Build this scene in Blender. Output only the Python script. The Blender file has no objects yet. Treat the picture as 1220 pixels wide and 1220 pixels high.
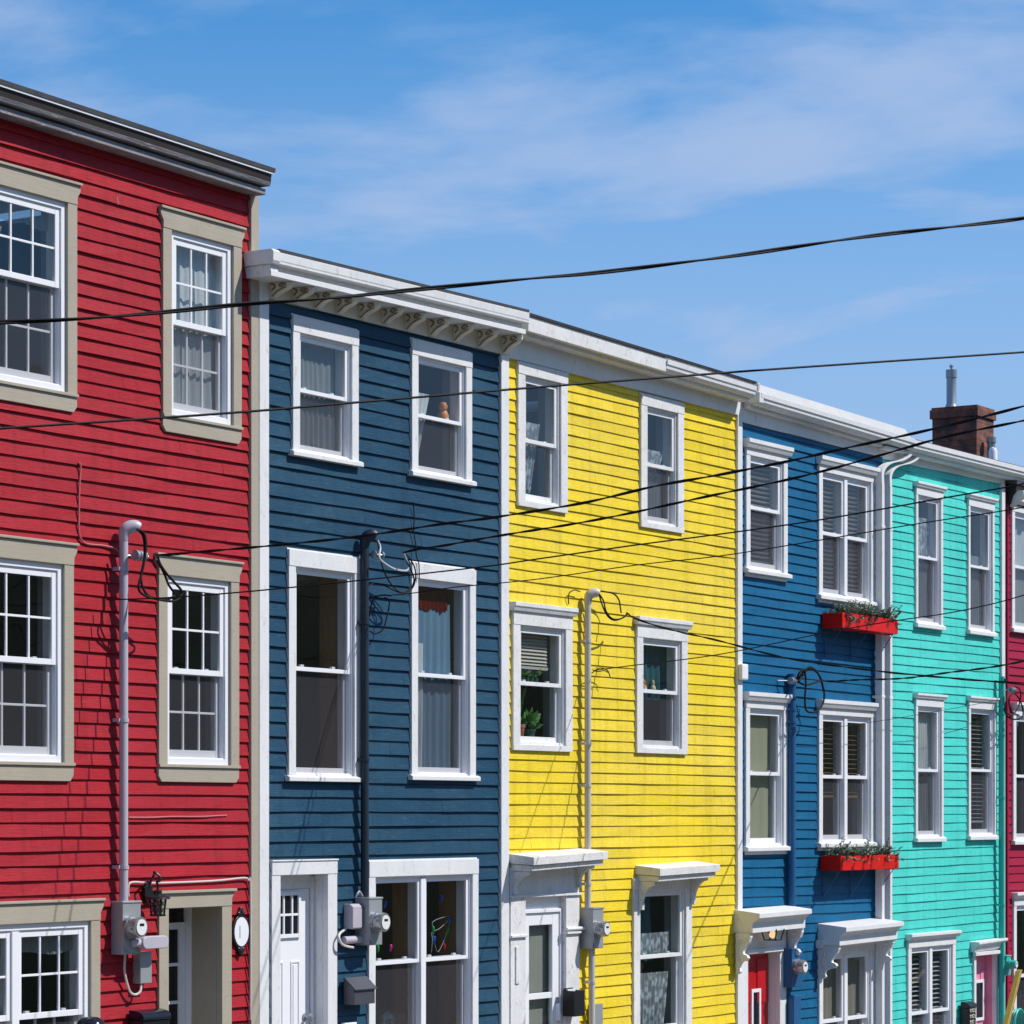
import bpy, bmesh, math, random
from mathutils import Vector, Matrix, noise
random.seed(11)
SC = bpy.context.scene
COL = SC.collection
R = math.radians

# ------------------------------------------------------------------ survey
# facade plane y = 0 (outwards is -y, "d" = metres out from the facade), x runs down the street.
CX, HY, F, DIST, ZC, ANG = 610.0, 970.0, 3505.0, 13.3, 2.75, R(32)
AX = Vector((math.cos(ANG), math.sin(ANG), 0)); RT = Vector((math.sin(ANG), -math.cos(ANG), 0))
CAM = Vector((0, -DIST, ZC))
def ray(px, py=HY): return AX * F + RT * (px - CX) + Vector((0, 0, HY - py))
def P(px, py, d=0.0):
    r = ray(px, py); t = (DIST - d) / r.y
    return CAM + r * t
def U(px, d=0.0): return P(px, HY, d).x
def Z(px, py, d=0.0): return P(px, py, d).z
XN = U(360)
def GZ(x): return -0.07 * (x - XN)

# ------------------------------------------------------------------ materials
def lin(c): return tuple(v / 12.92 if v <= .04045 else ((v + .055) / 1.055) ** 2.4 for v in c)
class NT:
    def __init__(s, name):
        s.m = bpy.data.materials.new(name); s.m.use_nodes = True
        s.t = s.m.node_tree; s.t.nodes.clear(); s.out = s.n('OutputMaterial')
    def n(s, typ, **kw):
        nd = s.t.nodes.new('ShaderNode' + typ)
        for k, v in kw.items():
            if k in nd.inputs.keys(): nd.inputs[k].default_value = v
            else: setattr(nd, k, v)
        return nd
    def l(s, a, b): s.t.links.new(a, b)
def noise_tex(n, scale3, scale=1.0, detail=4, rough=.55):
    g = n.n('NewGeometry'); mp = n.n('Mapping'); mp.inputs['Scale'].default_value = scale3
    n.l(g.outputs['Position'], mp.inputs['Vector'])
    t = n.n('TexNoise', Scale=scale, Detail=detail, Roughness=rough); n.l(mp.outputs['Vector'], t.inputs['Vector'])
    return t, g
def ramp(n, src, stops):
    r = n.n('ValToRGB'); e = r.color_ramp.elements
    while len(e) > 1: e.remove(e[-1])
    for i, (p, c) in enumerate(stops):
        el = e[0] if i == 0 else e.new(p)
        el.position = p; el.color = (*c, 1) if len(c) == 3 else c
    n.l(src, r.inputs['Fac']); return r
def mixc(n, fac, a, b, mode='MIX'):
    m = n.n('Mix', data_type='RGBA', blend_type=mode)
    for src, i in ((fac, 0), (a, 6), (b, 7)):
        if isinstance(src, (int, float)): m.inputs[i].default_value = src
        elif isinstance(src, tuple): m.inputs[i].default_value = (*src, 1)
        else: n.l(src, m.inputs[i])
    return m.outputs[2]
def paint(name, col, rough=.5, worn=None, worn_amt=.5, var=.05, scale3=(2.2, 2.2, 2.2), bump=.15, bscale=(30, 30, 30), metal=0.0, spec=.5, island=0.0, mottle=0.0):
    n = NT(name); b = n.n('BsdfPrincipled', Roughness=rough, Metallic=metal)
    b.inputs['Specular IOR Level'].default_value = spec
    t, g = noise_tex(n, scale3, 1.0, 6, .6)
    lo = tuple(c * (1 - var) for c in col); hi = tuple(min(1, c * (1 + var)) for c in col)
    c = ramp(n, t.outputs['Fac'], [(.3, lo), (.7, hi)]).outputs['Color']
    if worn:
        t2, _ = noise_tex(n, tuple(s * 2.7 for s in scale3), 1.6, 8, .7)
        k = ramp(n, t2.outputs['Fac'], [(.56, (0, 0, 0)), (.72, (worn_amt,) * 3)])
        c = mixc(n, k.outputs['Color'], c, worn)
    if mottle:
        tf, _ = noise_tex(n, (.55, .55, .8), 1.0, 5, .6); kf = ramp(n, tf.outputs['Fac'], [(.42, (0, 0, 0)), (.70, (.40,) * 3)])
        c = mixc(n, kf.outputs['Color'], c, worn)
        ts, _ = noise_tex(n, (9, 9, .45), 1.0, 5, .65); ks = ramp(n, ts.outputs['Fac'], [(.28, (.80,) * 3), (.48, (1,) * 3), (.75, (1.06,) * 3)]); c = mixc(n, 1.0, c, ks.outputs['Color'], 'MULTIPLY')
        tg, _ = noise_tex(n, (3.3, 3.3, 16), 1.0, 9, .75); kg = ramp(n, tg.outputs['Fac'], [(.635, (0, 0, 0)), (.70, (.45,) * 3)]); c = mixc(n, kg.outputs['Color'], c, tuple(v * .45 + .02 for v in col))
        tm, _ = noise_tex(n, (26, 26, 60), 1.0, 3, .7); mm = ramp(n, tm.outputs['Fac'], [(.25, (1 - mottle * .7,) * 3), (.75, (1 + mottle * .85,) * 3)]); c = mixc(n, 1.0, c, mm.outputs['Color'], 'MULTIPLY')
    if island:
        mr = n.n('MapRange'); mr.inputs['To Min'].default_value = 1 - island; mr.inputs['To Max'].default_value = 1 + island
        n.l(g.outputs['Random Per Island'], mr.inputs['Value'])
        vm = n.n('VectorMath', operation='SCALE'); n.l(c, vm.inputs[0]); n.l(mr.outputs['Result'], vm.inputs['Scale']); c = vm.outputs['Vector']
    n.l(c, b.inputs['Base Color'])
    if bump:
        t3, _ = noise_tex(n, bscale, 1.0, 5, .65)
        bp = n.n('Bump', Strength=bump, Distance=.01); n.l(t3.outputs['Fac'], bp.inputs['Height']); n.l(bp.outputs['Normal'], b.inputs['Normal'])
    n.l(b.outputs[0], n.out.inputs[0]); return n.m
def siding_mat(name, col, worn, amt, rough=.55):
    return paint(name, col, rough, worn, amt, .07, (1.6, 1.6, 9), .35, (5, 5, 90), island=.055, spec=.16, mottle=.16)
def flat(name, col, rough=.6, metal=0.0, spec=.4): return paint(name, col, rough, None, 0, .03, bump=0, metal=metal, spec=spec)
def glass_mat(f0=.062):
    n = NT('window_glass'); tr = n.n('BsdfTransparent'); tr.inputs['Color'].default_value = (.80, .84, .84, 1)
    gl = n.n('BsdfGlossy', Roughness=.0); gl.inputs['Color'].default_value = (1, 1, 1, 1)
    g0 = n.n('NewGeometry'); dt = n.n('VectorMath', operation='DOT_PRODUCT'); n.l(g0.outputs['Incoming'], dt.inputs[0]); n.l(g0.outputs['Normal'], dt.inputs[1])
    ab = n.n('Math', operation='ABSOLUTE'); n.l(dt.outputs['Value'], ab.inputs[0]); om = n.n('Math', operation='SUBTRACT'); om.inputs[0].default_value = 1.0; n.l(ab.outputs[0], om.inputs[1])
    pw = n.n('Math', operation='POWER'); pw.inputs[1].default_value = 5.0; n.l(om.outputs[0], pw.inputs[0])
    mu = n.n('Math', operation='MULTIPLY_ADD'); mu.inputs[1].default_value = .92; mu.inputs[2].default_value = f0; n.l(pw.outputs[0], mu.inputs[0])   # Schlick, two faces
    t, _ = noise_tex(n, (1.4, 1.4, 1.1), 1.0, 2); bp = n.n('Bump', Strength=.5, Distance=.03)
    n.l(t.outputs['Fac'], bp.inputs['Height']); n.l(bp.outputs[0], gl.inputs['Normal'])
    mx = n.n('MixShader'); n.l(mu.outputs[0], mx.inputs[0]); n.l(tr.outputs[0], mx.inputs[1]); n.l(gl.outputs[0], mx.inputs[2])
    n.l(mx.outputs[0], n.out.inputs[0]); return n.m
def screen_mat():
    n = NT('insect_screen_mesh'); tr = n.n('BsdfTransparent'); df = n.n('BsdfDiffuse'); df.inputs[0].default_value = (.10, .10, .115, 1)
    mx = n.n('MixShader'); mx.inputs[0].default_value = .27
    n.l(tr.outputs[0], mx.inputs[1]); n.l(df.outputs[0], mx.inputs[2]); n.l(mx.outputs[0], n.out.inputs[0]); return n.m
def cloth_mat(name, col, trans=.35, alpha=1.0, lace=False):
    n = NT(name); df = n.n('BsdfDiffuse'); df.inputs[0].default_value = (*col, 1)
    tl = n.n('BsdfTranslucent'); tl.inputs[0].default_value = (*col, 1)
    mx = n.n('MixShader'); mx.inputs[0].default_value = trans
    n.l(df.outputs[0], mx.inputs[1]); n.l(tl.outputs[0], mx.inputs[2]); last = mx
    if alpha < 1 or lace:
        tr = n.n('BsdfTransparent'); m2 = n.n('MixShader'); m2.inputs[0].default_value = alpha
        if lace:
            g = n.n('NewGeometry'); v = n.n('TexVoronoi', Scale=15.0); n.l(g.outputs['Position'], v.inputs['Vector'])
            r = ramp(n, v.outputs['Distance'], [(.25, (.9,) * 3), (.6, (.35,) * 3)]); n.l(r.outputs[0], m2.inputs[0])
        n.l(tr.outputs[0], m2.inputs[1]); n.l(mx.outputs[0], m2.inputs[2]); last = m2
    n.l(last.outputs[0], n.out.inputs[0]); return n.m
def brick_mat():
    n = NT('chimney_brick'); b = n.n('BsdfPrincipled', Roughness=.85)
    g = n.n('NewGeometry'); sx = n.n('SeparateXYZ'); n.l(g.outputs['Position'], sx.inputs[0])
    ad = n.n('Math', operation='ADD'); n.l(sx.outputs[0], ad.inputs[0]); n.l(sx.outputs[1], ad.inputs[1])
    cb = n.n('CombineXYZ'); n.l(ad.outputs[0], cb.inputs[0]); n.l(sx.outputs[2], cb.inputs[1])
    br = n.n('TexBrick', Scale=1.0); br.inputs['Color1'].default_value = (.34, .095, .055, 1); br.inputs['Color2'].default_value = (.14, .042, .034, 1)
    br.inputs['Mortar'].default_value = (.10, .085, .075, 1); br.inputs['Mortar Size'].default_value = .008
    br.inputs['Brick Width'].default_value = .2; br.inputs['Row Height'].default_value = .072
    n.l(cb.outputs[0], br.inputs['Vector'])
    t, _ = noise_tex(n, (6, 6, 6), 1.0, 6); k = ramp(n, t.outputs['Fac'], [(.40, (0, 0, 0)), (.64, (.85,) * 3)])
    n.l(mixc(n, k.outputs[0], br.outputs[0], (.030, .022, .022)), b.inputs['Base Color'])
    bp = n.n('Bump', Strength=.6, Distance=.01); n.l(br.outputs['Fac'], bp.inputs['Height']); bp.invert = True; n.l(bp.outputs[0], b.inputs['Normal'])
    n.l(b.outputs[0], n.out.inputs[0]); return n.m
def ground_mat(name, a, b_, sc=1.0):
    n = NT(name); b = n.n('BsdfPrincipled', Roughness=.9); t, _ = noise_tex(n, (sc, sc, sc), 1.0, 8, .7)
    n.l(ramp(n, t.outputs['Fac'], [(.3, a), (.7, b_)]).outputs[0], b.inputs['Base Color']); n.l(b.outputs[0], n.out.inputs[0]); return n.m

M = {}
M['red'] = siding_mat('red_clapboard', (.345, .0150, .0235), (.31, .026, .036), .6)
M['navy'] = siding_mat('navy_clapboard', (.012, .053, .100), (.050, .120, .172), .7)
M['yellow'] = siding_mat('yellow_clapboard', (.76, .565, .026), (.72, .57, .12), .5)
M['blue'] = siding_mat('blue_clapboard', (.004, .096, .212), (.010, .125, .245), .55)
M['turq'] = siding_mat('turquoise_clapboard', (.064, .56, .49), (.10, .62, .55), .5)
M['crimson'] = siding_mat('crimson_clapboard', (.33, .008, .04), (.28, .012, .035), .5)
M['white'] = paint('white_trim', (.72, .72, .725), .5, (.40, .37, .31), .55, .05, (4.5, 4.5, 2.2), .22, spec=.3)
M['vinyl'] = paint('white_vinyl', (.80, .80, .83), .35, None, 0, .015, bump=0)
M['hood'] = paint('peeling_white', (.68, .67, .65), .65, (.26, .20, .12), 1.0, .10, (9, 9, 7), .4, spec=.2)
M['weather'] = paint('weathered_white', (.70, .695, .69), .6, (.30, .25, .18), .9, .08, (7, 7, 4), .35, spec=.25)
M['cream'] = paint('cream_frieze', (.72, .665, .55), .55, (.42, .37, .28), .5, .04, (4, 4, 4), .12)
M['worncream'] = paint('worn_carving', (.24, .18, .11), .7, (.50, .44, .34), .7, .2, (9, 9, 9), .2)
M['taupe'] = paint('taupe_trim', (.39, .342, .265), .55, (.29, .25, .195), .5, .05, (3, 3, 3), .2, (6, 6, 60))
M['graywood'] = paint('weathered_grey_wood', (.235, .23, .25), .85, (.58, .57, .58), .9, .3, (2.2, 6, 14), .5, (4, 40, 60), spec=.2)
M['darkmetal'] = flat('dark_brown_flashing', (.032, .025, .023), .6, spec=.2)
M['palefelt'] = paint('pale_roof_sheet', (.47, .475, .47), .7, (.35, .35, .34), .5, .06, (3, 3, 3), .2, spec=.2)
M['shingle'] = paint('roof_felt', (.075, .078, .085), .9, (.12, .12, .122), .6, .2, (6, 6, 6), .5, spec=.2)
M['greymetal'] = paint('grey_meter_metal', (.33, .345, .36), .45, (.25, .26, .27), .4, .05, (5, 5, 5), .05, metal=.25)
M['pvc'] = paint('grey_conduit', (.47, .43, .49), .4, (.40, .37, .40), .4, .04, bump=.05)
M['pvcwhite'] = paint('pale_conduit', (.52, .49, .45), .45, (.4, .37, .33), .5, .05, bump=.05)
M['pvcnavy'] = paint('navy_conduit', (.007, .018, .034), .5, None, 0, .1, bump=.05)
M['pvcblue'] = paint('blue_conduit', (.006, .085, .22), .5, None, 0, .1, bump=.05)
M['pvcturq'] = paint('turquoise_conduit', (.03, .43, .36), .45, None, 0, .08, bump=.05)
M['steel'] = flat('galvanised_steel', (.30, .335, .37), .42, .6)
M['dial'] = flat('meter_dome', (.34, .35, .36), .14, .55)
M['dialface'] = flat('meter_face', (.75, .75, .73), .3)
M['black'] = flat('black_metal', (.012, .012, .014), .35)
M['rubber'] = flat('black_cable', (.008, .007, .009), .65, spec=.2)
M['greycable'] = flat('grey_cable', (.45, .47, .50), .5)
M['whitecable'] = flat('white_cable', (.62, .56, .52), .5)
M['pinkcable'] = flat('pink_painted_cable', (.52, .12, .13), .5)
M['redpaint'] = paint('red_gloss', (.64, .008, .003), .4, (.62, .015, .008), .4, .06, bump=.05, spec=.2)
M['reddoor'] = paint('red_door', (.48, .006, .012), .3, None, 0, .05, bump=0)
M['pink'] = paint('pink_door', (.78, .26, .40), .4, None, 0, .04, bump=0)
M['mailgrey'] = paint('slate_mailbox', (.060, .062, .078), .4, (.10, .10, .12), .4, .1, bump=.03)
M['blackgloss'] = flat('black_gloss', (.010, .012, .02), .14)
M['inner'] = flat('room_plaster', (.19, .185, .185), .9)
M['innerlight'] = flat('room_jamb', (.24, .25, .25), .7)
M['wood'] = paint('pine_jamb', (.27, .135, .06), .6, (.16, .07, .03), .6, .2, (20, 20, 1.5), .2)
M['glass'] = glass_mat(); M['screen'] = screen_mat(); M['brick'] = brick_mat()
M['curtain'] = cloth_mat('white_curtain', (.78, .80, .82)); M['sheer'] = cloth_mat('sheer_curtain', (.66, .70, .74), .4, .5)
M['lace'] = cloth_mat('lace_curtain', (.70, .77, .84), .3, 1, True); M['bluecloth'] = cloth_mat('pale_blue_curtain', (.22, .36, .52))
M['redcloth'] = cloth_mat('red_valance', (.15, .018, .012)); M['cream_cloth'] = cloth_mat('cream_curtain', (.52, .50, .36), .3)
M['linen'] = cloth_mat('beige_curtain', (.38, .34, .29), .3); M['teal'] = cloth_mat('teal_cloth', (.05, .14, .17), .2)
M['slat'] = flat('blind_slat', (.50, .46, .40), .5); M['slatgrey'] = flat('grey_blind_slat', (.42, .42, .46), .5); M['slatbrown'] = flat('brown_rail', (.26, .15, .07), .6)
M['leaf'] = paint('leaf_green', (.10, .26, .05), .45, (.22, .36, .10), .6, .3, (30, 30, 30), 0)
M['spruce'] = paint('spruce_green', (.20, .27, .21), .75, (.40, .44, .38), .7, .35, (25, 25, 25), 0, island=.4)
M['twig'] = flat('dry_twig', (.17, .11, .075), .8)
M['pot'] = flat('glazed_pot', (.03, .09, .075), .3); M['clay'] = flat('clay_pot', (.25, .09, .05), .7)
M['petal'] = flat('violet_petal', (.16, .10, .36), .6); M['petalw'] = flat('pale_petal', (.55, .50, .30), .6)
M['orange'] = flat('orange_plastic', (.75, .24, .03), .5)
M['bulbb'] = flat('blue_bulb', (.01, .10, .55), .15); M['bulbg'] = flat('green_bulb', (.01, .35, .05), .15); M['bulbr'] = flat('red_bulb', (.5, .01, .02), .15); M['bulbp'] = flat('magenta_bulb', (.45, .02, .25), .15)
M['mustard'] = paint('mustard_board', (.27, .17, .012), .6, (.16, .1, .01), .5, .1, bump=.2)
M['asphalt'] = ground_mat('asphalt', (.040, .040, .042), (.065, .064, .062), 3.0)
M['concrete'] = ground_mat('concrete', (.17, .165, .155), (.23, .225, .215), 2.0)
M['soil'] = ground_mat('ground_cover', (.07, .075, .05), (.12, .11, .085), .5)
M['added_hill'] = ground_mat('added_hill_green', (.025, .045, .018), (.06, .085, .035), .12)
M['bottle'] = glass_mat(.22); M['bottle'].name = 'clear_glass_ball'

# ------------------------------------------------------------------ mesh builder (x, d, z): d is metres out from the facade
class MB:
    def __init__(s): s.v = []; s.f = []
    def add(s, vs, fs):
        k = len(s.v); s.v += [tuple(v) for v in vs]; s.f += [tuple(i + k for i in f) for f in fs]; return s
    def quad(s, a, b, c, d): return s.add([a, b, c, d], [(0, 1, 2, 3)])
    def box(s, x0, x1, d0, d1, z0, z1, tilt=0.0):
        vs = [(x, -d, z + tilt * (x - x0)) for z in (z0, z1) for d in (d0, d1) for x in (x0, x1)]
        return s.add(vs, [(0, 1, 3, 2), (4, 6, 7, 5), (0, 4, 5, 1), (2, 3, 7, 6), (0, 2, 6, 4), (1, 5, 7, 3)])
    def prx(s, poly, x0, x1, za=0.0, zb=0.0):                # (d, z) outline swept along x
        n = len(poly); vs = [(x0, -d, z + za) for d, z in poly] + [(x1, -d, z + zb) for d, z in poly]
        return s.add(vs, [tuple(range(n)), tuple(range(2 * n - 1, n - 1, -1))] + [(i, (i + 1) % n, (i + 1) % n + n, i + n) for i in range(n)])
    def prd(s, poly, d0, d1):                                # (x, z) outline pushed out along d
        n = len(poly); vs = [(x, -d0, z) for x, z in poly] + [(x, -d1, z) for x, z in poly]
        return s.add(vs, [tuple(range(n)), tuple(range(2 * n - 1, n - 1, -1))] + [(i, (i + 1) % n, (i + 1) % n + n, i + n) for i in range(n)])
    def tube(s, pts, r, n=8, caps=True, flat=1.0):
        pts = [Vector(p) for p in pts]; k = len(s.v); up = None; rs = r if isinstance(r, (list, tuple)) else [r] * len(pts)
        for i, p in enumerate(pts):
            t = (pts[min(i + 1, len(pts) - 1)] - pts[max(i - 1, 0)]).normalized()
            if up is None:
                up = Vector((0, 0, 1)) if abs(t.z) < .9 else Vector((1, 0, 0))
            a = t.cross(up).normalized(); up = a.cross(t).normalized()
            for j in range(n):
                q = 2 * math.pi * j / n
                s.v.append(tuple(p + (a * math.cos(q) + up * math.sin(q) * flat) * rs[i]))
        for i in range(len(pts) - 1):
            for j in range(n):
                s.f.append((k + i * n + j, k + i * n + (j + 1) % n, k + (i + 1) * n + (j + 1) % n, k + (i + 1) * n + j))
        if caps: s.f.append(tuple(k + j for j in range(n))); s.f.append(tuple(k + (len(pts) - 1) * n + j for j in range(n)))
        return s
    def lathe(s, prof, c, axis=(0, 0, 1), n=20):
        c = Vector(c); ax = Vector(axis).normalized(); a = ax.orthogonal().normalized(); b = ax.cross(a); k = len(s.v); m = len(prof)
        for r, t in prof:
            for j in range(n):
                q = 2 * math.pi * j / n; s.v.append(tuple(c + ax * t + (a * math.cos(q) + b * math.sin(q)) * max(r, 1e-4)))
        for i in range(m - 1):
            for j in range(n): s.f.append((k + i * n + j, k + i * n + (j + 1) % n, k + (i + 1) * n + (j + 1) % n, k + (i + 1) * n + j))
        s.f.append(tuple(k + j for j in range(n))); s.f.append(tuple(k + (m - 1) * n + j for j in range(n)))
        return s
LOC = {}
def obj(name, mb, mat, parent=None, bevel=0.0, smooth=False, loc=None):
    me = bpy.data.meshes.new(name)
    if loc is None: loc = LOC[parent.name] if parent else Vector((0, 0, 0))
    loc = Vector(loc)
    me.from_pydata([tuple(Vector(v) - loc) for v in mb.v], [], mb.f)
    bm = bmesh.new(); bm.from_mesh(me); bmesh.ops.recalc_face_normals(bm, faces=bm.faces); bm.to_mesh(me); bm.free()
    me.materials.append(mat if not isinstance(mat, str) else M[mat])
    o = bpy.data.objects.new(name, me); COL.objects.link(o); LOC[o.name] = loc
    if parent: o.parent = parent
    else: o.location = loc
    if smooth:
        me.shade_smooth(); me.set_sharp_from_angle(angle=R(40))
    if bevel:
        b = o.modifiers.new('edge', 'BEVEL'); b.width = bevel; b.segments = 2; b.limit_method = 'ANGLE'; b.angle_limit = R(50)
    return o
def tag(o, label, cat, group=None):
    o['label'] = label; o['category'] = cat
    if group: o['group'] = group
    return o
def thing(name, loc, label, cat, group=None):
    o = bpy.data.objects.new(name, None); COL.objects.link(o); o.location = loc; o.empty_display_size = .2
    LOC[o.name] = Vector(loc); return tag(o, label, cat, group)
def spline(pts, n=8):
    pts = [Vector(p) for p in pts]; out = []
    for i in range(len(pts) - 1):
        a, b, c, d = pts[max(i - 1, 0)], pts[i], pts[i + 1], pts[min(i + 2, len(pts) - 1)]
        for k in range(n):
            t = k / n
            out.append(.5 * (2 * b + (c - a) * t + (2 * a - 5 * b + 4 * c - d) * t * t + (3 * b - a - 3 * c + d) * t ** 3))
    return out + [pts[-1]]

# ------------------------------------------------------------------ setting
def structure(o): o['kind'] = 'structure'; return o
def sheet(name, x0, x1, d0, d1, dz, mat, th=0.0):
    m = MB()
    if th: m.prx([(d0, dz - th), (d1, dz - th), (d1, dz), (d0, dz)], x0, x1, GZ(x0), GZ(x1))
    else: m.quad((x0, -d0, GZ(x0) + dz), (x1, -d0, GZ(x1) + dz), (x1, -d1, GZ(x1) + dz), (x0, -d1, GZ(x0) + dz))
    return structure(obj(name, m, mat))
m = MB(); xs = [-600, XN - 60, XN - 30, XN, XN + 40, XN + 80, 700]; zs = [GZ(XN - 60), GZ(XN - 60), GZ(XN - 30), GZ(XN), GZ(XN + 40), GZ(XN + 80), GZ(XN + 80)]
for i in range(len(xs) - 1):
    m.quad((xs[i], -600, zs[i] - .16), (xs[i + 1], -600, zs[i + 1] - .16), (xs[i + 1], 600, zs[i + 1] - .16), (xs[i], 600, zs[i] - .16))
structure(obj('ground', m, 'soil'))
sheet('road', XN - 30, XN + 40, 2.0, 9.6, -.13, 'asphalt')
sheet('pavement', XN - 30, XN + 40, -.3, 1.85, 0, 'concrete', .2)
sheet('kerb', XN - 30, XN + 40, 1.852, 2.0, .004, 'concrete', .2)
m = MB(); nx, ny = 46, 10; vs = []  # unseen hillside added behind the camera to darken reflections in the window glass
for j in range(ny):
    for i in range(nx):
        x = -140 + 320 * i / (nx - 1); y = -38 - 12 * j
        h = 36 * (1 - math.exp(-j / 2.6)) * (1 + .35 * noise.noise(Vector((x * .02, j * .3, 3)))) + GZ(min(max(x, XN - 60), XN + 80)) - .3
        vs.append((x, y, h))
m.add(vs, [(j * nx + i, j * nx + i + 1, (j + 1) * nx + i + 1, (j + 1) * nx + i) for j in range(ny - 1) for i in range(nx - 1)])
structure(obj('added_hills', m, 'added_hill', smooth=True))

# ------------------------------------------------------------------ houses
LIP = {'red': .0195, 'navy': .0195, 'yellow': .0130, 'blue': .0160, 'turq': .0128, 'crimson': .016}
class House:
    def __init__(s, name_label, pxl, pxr, mat, expo, slope=0.0, top=None, label=None, x0=None, x1=None):
        s.x0 = U(pxl) if x0 is None else x0; s.x1 = U(pxr) if x1 is None else x1
        s.mat, s.expo, s.slope, s.holes = mat, expo, slope, []
        s.base = GZ((s.x0 + s.x1) / 2)
        s.root = thing('row_house', ((s.x0 + s.x1) / 2, 0, s.base), label, 'house', 'row houses along the street')
        s.top = top                                   # (z at x0, z at x1) of the eave underside
    def ztop(s, x): return s.top[0] + (s.top[1] - s.top[0]) * (x - s.x0) / (s.x1 - s.x0)
    def siding(s, xa, xb, seed):
        rnd = random.Random(seed); mb = MB(); e = s.expo; zb = min(GZ(s.x0), GZ(s.x1)) - .2; zt = max(s.top)
        n = int((zt - zb) / e) + 2; xc = (s.x0 + s.x1) / 2; step = .42
        nk = int((xb - xa) / step) + 3
        lips = [[(LIP[s.mat] * rnd.uniform(.72, 1.25), rnd.gauss(0, .0015)) for _ in range(nk)] for _ in range(n + 1)]
        for i in range(n):
            z0 = zb + i * e; z1 = z0 + e
            def lip(x, i=i):
                t = (x - xa) / step; k = int(t); f = t - k; a, b = lips[i][k], lips[i][k + 1]
                return a[0] * (1 - f) + b[0] * f, a[1] * (1 - f) + b[1] * f
            cuts = [xa]
            x = xa + rnd.uniform(.3, 2.8)
            while x < xb - .25: cuts.append(x); x += rnd.uniform(1.2, 3.4)
            cuts.append(xb)
            for a, b in zip(cuts[:-1], cuts[1:]):
                jd, jz = rnd.uniform(-.0012, .0012), rnd.uniform(-.0010, .0010)
                zs = sorted({0.0, e} | {h[k] - s.slope * ((a + b) / 2 - xc) - z0 for h in s.holes for k in (2, 3) if z0 < h[k] - s.slope * ((a + b) / 2 - xc) < z1})
                for q0, q1 in zip(zs[:-1], zs[1:]):
                    if q1 - q0 < .002: continue
                    zm = z0 + (q0 + q1) / 2 + s.slope * ((a + b) / 2 - xc)
                    iv = [(a + .0008, b - .0008)]
                    for hx0, hx1, hz0, hz1 in s.holes:
                        if hz0 < zm < hz1:
                            iv = [p for u, v in iv for p in ((u, min(v, hx0)), (max(u, hx1), v)) if p[1] - p[0] > .004]
                    for u, v in iv:
                        pts = [u] + [xa + k * step for k in range(nk) if u + .02 < xa + k * step < v - .02] + [v]
                        lo, hi = [], []; first = q0 == 0
                        for x in pts:
                            ld, lz = lip(x); w0 = 1 - q0 / e; w1 = 1 - q1 / e; sl = s.slope * (x - xc)
                            d0 = (ld + jd) * w0 + .001 * (1 - w0); d1 = (ld + jd) * w1 + .001 * (1 - w1)
                            za = min(z0 + q0 + (lz + jz if first else 0) + sl, s.ztop(x)); zz = min(z0 + q1 + sl + (.004 if q1 == e else 0), s.ztop(x) + .001)
                            lo.append((x, -d0, za)); hi.append((x, -d1, zz))
                        k = len(pts); vs = lo + hi; fs = [(t, t + 1, k + t + 1, k + t) for t in range(k - 1)]
                        if first:
                            vs += [(x, .004, z) for x, y, z in lo]; fs += [(t, t + 1, 2 * k + t + 1, 2 * k + t) for t in range(k - 1)]
                        mb.add(vs, fs)
        obj('wall', mb, s.mat, s.root)
    def shell(s, offs, depth=7.0):
        a, b, zb = s.x0 + .03, s.x1 - .03, min(GZ(s.x0), GZ(s.x1)) - .3
        m = MB()
        for x in (a, b):
            m.quad((x, .004, zb), (x, depth, zb), (x, depth, s.ztop(x) + .05), (x, .004, s.ztop(x) + .05))
        m.quad((a, depth, zb), (b, depth, zb), (b, depth, s.ztop(b) + .05), (a, depth, s.ztop(a) + .05))
        obj('party_wall', m, 'inner', s.root)
        m = MB(); zt = min(s.top)
        for z in (zt - offs[0], zt - offs[1]): m.box(a + .01, b - .01, -depth + .01, -.33, z - .22, z)
        m.box(a + .01, b - .01, -2.6, -2.5, zb, zt)
        obj('storey_floor', m, 'inner', s.root)
    def strip(s, x0, x1, mat, z1=None, d=.034, name='corner_board'):
        z0 = min(GZ(x0), GZ(x1)) - .2
        return obj(name, MB().box(x0, x1, -.03, d, z0, z1 if z1 else s.ztop((x0 + x1) / 2)), mat, s.root, .004)

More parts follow.
